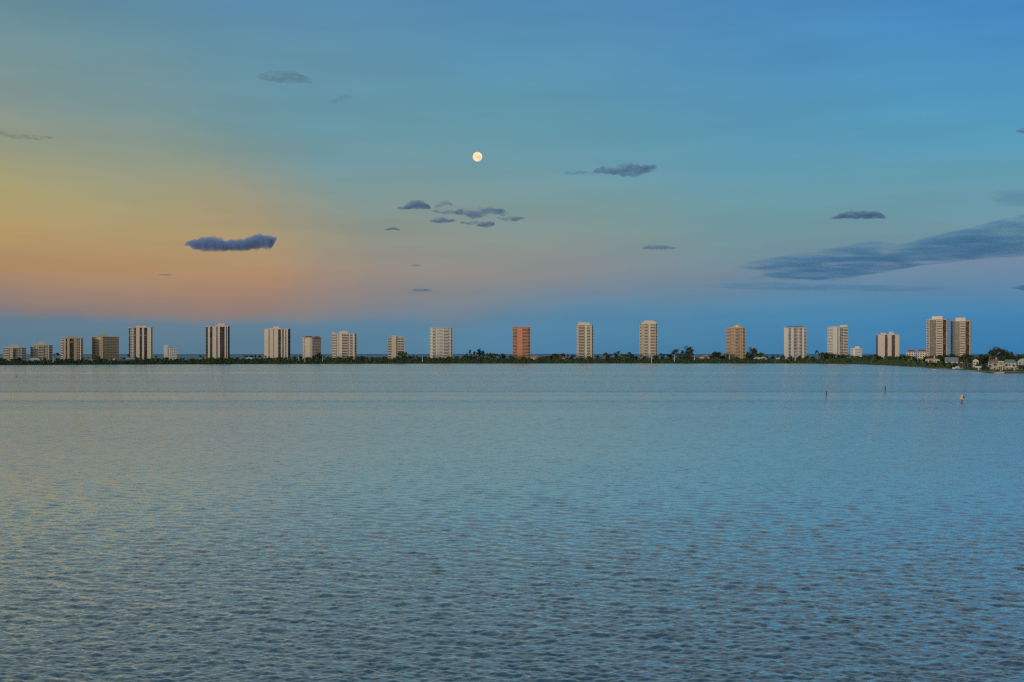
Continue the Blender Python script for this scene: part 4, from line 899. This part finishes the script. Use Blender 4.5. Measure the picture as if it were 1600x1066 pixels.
cloud('tiny dark cloud on the right edge of the sky', [(1588, 203, 206), (1596, 199, 209), (1612, 200, 209), (1625, 204, 206)], 1.6, CD, thr=.3)
cloud('tiny blue cloud low above the white window-grid tower', [(643, 453, 454.5), (652, 450, 456), (664, 450.5, 456), (675, 453, 454.5)], 1.6, CD, thr=.3)
cloud('minute pale puff above the tiny low blue cloud', [(640, 414.5, 416), (648, 412, 417), (658, 414, 416)], 1.0, CD, thr=.3)
cloud('thin dark streak low in the orange sky left of the dipped cloud', [(247, 429, 430.5), (258, 427.5, 431.5), (269, 429, 430.5)], 1.2, CD, thr=.3)

def bank(label, outline, dens, col, alt=ALT, th=90, sc=(1/700, 1/500, 1/60), thr=.40, name='cloud_bank'):
    """a flat sheet of cloud lying at one height; outline given by where its edge is seen"""
    P = []
    for x, y in outline:
        D = (alt-H)*F/(HZ-y); P.append((px(x, D), D))
    cx = sum(p[0] for p in P)/len(P); cy = sum(p[1] for p in P)/len(P)
    m = cloud_mat('cloud_sheet_vapour', col, .21*dens/th, sc, thr)
    # denser outline
    Q = []
    for i in range(len(P)):
        a, b = P[i], P[(i+1) % len(P)]
        for k in range(6): Q.append((a[0]+(b[0]-a[0])*k/6-cx, a[1]+(b[1]-a[1])*k/6-cy))
    rr = random.Random(4); n = len(Q); V = []
    Q = [(x*(1+.03*rr.uniform(-1, 1)), y*(1+.05*rr.uniform(-1, 1))) for x, y in Q]
    for (f, z) in ((.72, -th*.4), (1.0, 0), (.72, th*.4), (.45, th*.55)):
        V += [(x*f, y*f, z) for x, y in Q]
    V += [(0, 0, -th*.5), (0, 0, th*.6)]; Fq = []
    for r_ in range(3):
        for k in range(n): Fq.append((r_*n+k, r_*n+(k+1) % n, (r_+1)*n+(k+1) % n, (r_+1)*n+k))
    for k in range(n): Fq += [((k+1) % n, k, 4*n), (3*n+k, 3*n+(k+1) % n, 4*n+1)]
    me = bpy.data.meshes.new(name); me.from_pydata(V, [], Fq); me.materials.append(m)
    o = bpy.data.objects.new(name, me); COL.objects.link(o); o.location = (cx, cy, alt)
    tag(o, label, 'cloud', 'flat blue cloud sheets')
BL = (.18, .60, 1.0)
bank('long blue cloud bank slanting up to the right edge above the twin towers', [(1138, 418), (1200, 402), (1290, 388), (1360, 376), (1420, 380), (1470, 366), (1530, 352), (1620, 330), (1760, 300), (1760, 380), (1620, 400), (1540, 404), (1450, 414), (1370, 428), (1300, 439), (1230, 440), (1165, 436), (1190, 428)], 1.0, BL)
bank('small streaky blue cloud at the right edge over the cloud bank', [(1540, 302), (1580, 299), (1660, 296), (1660, 318), (1590, 322), (1550, 319)], .5, BL, thr=.4)
bank('thin low blue streak under the long cloud bank', [(1080, 445), (1160, 441), (1300, 446), (1510, 450), (1440, 455), (1250, 454), (1130, 451)], .3, BL, thr=.38)
bank('small blue streak low at the right edge', [(1575, 449), (1600, 446), (1660, 445), (1660, 453), (1600, 454)], .8, BL, thr=.3)

def moon():
    D = 34000.0; m = bpy.data.materials.new('moon_surface'); m.use_nodes = True; nt = m.node_tree; N = nt.nodes; L = nt.links
    b = N['Principled BSDF']; tc = N.new('ShaderNodeTexCoord'); nz = N.new('ShaderNodeTexNoise'); nz.inputs['Scale'].default_value = .011; nz.inputs['Detail'].default_value = 4
    L.new(tc.outputs['Object'], nz.inputs['Vector']); cr = N.new('ShaderNodeValToRGB'); L.new(nz.outputs['Fac'], cr.inputs[0])
    e = cr.color_ramp.elements; e[0].position = .38; e[0].color = lin((246, 202, 140))+(1,); e[1].position = .62; e[1].color = lin((255, 246, 205))+(1,)
    b.inputs['Base Color'].default_value = (.12, .12, .12, 1); L.new(cr.outputs[0], b.inputs['Emission Color']); b.inputs['Emission Strength'].default_value = .95
    x, y = 746, 245; r = 7.4/F*D
    V = []; n = 24
    for i in range(n+1):
        for k in range(48):
            th = math.pi*i/n; a = 2*math.pi*k/48; V.append((r*math.sin(th)*math.cos(a), r*math.sin(th)*math.sin(a), r*math.cos(th)))
    Fq = [(i*48+k, (i+1)*48+k, (i+1)*48+(k+1) % 48, i*48+(k+1) % 48) for i in range(n) for k in range(48)]
    o = mesh_np('moon', V, Fq, m, smooth=True); o.location = (px(x, D), D, pz(y, D)); tag(o, 'full pale yellow moon in the clear sky left of centre', 'moon')
moon()
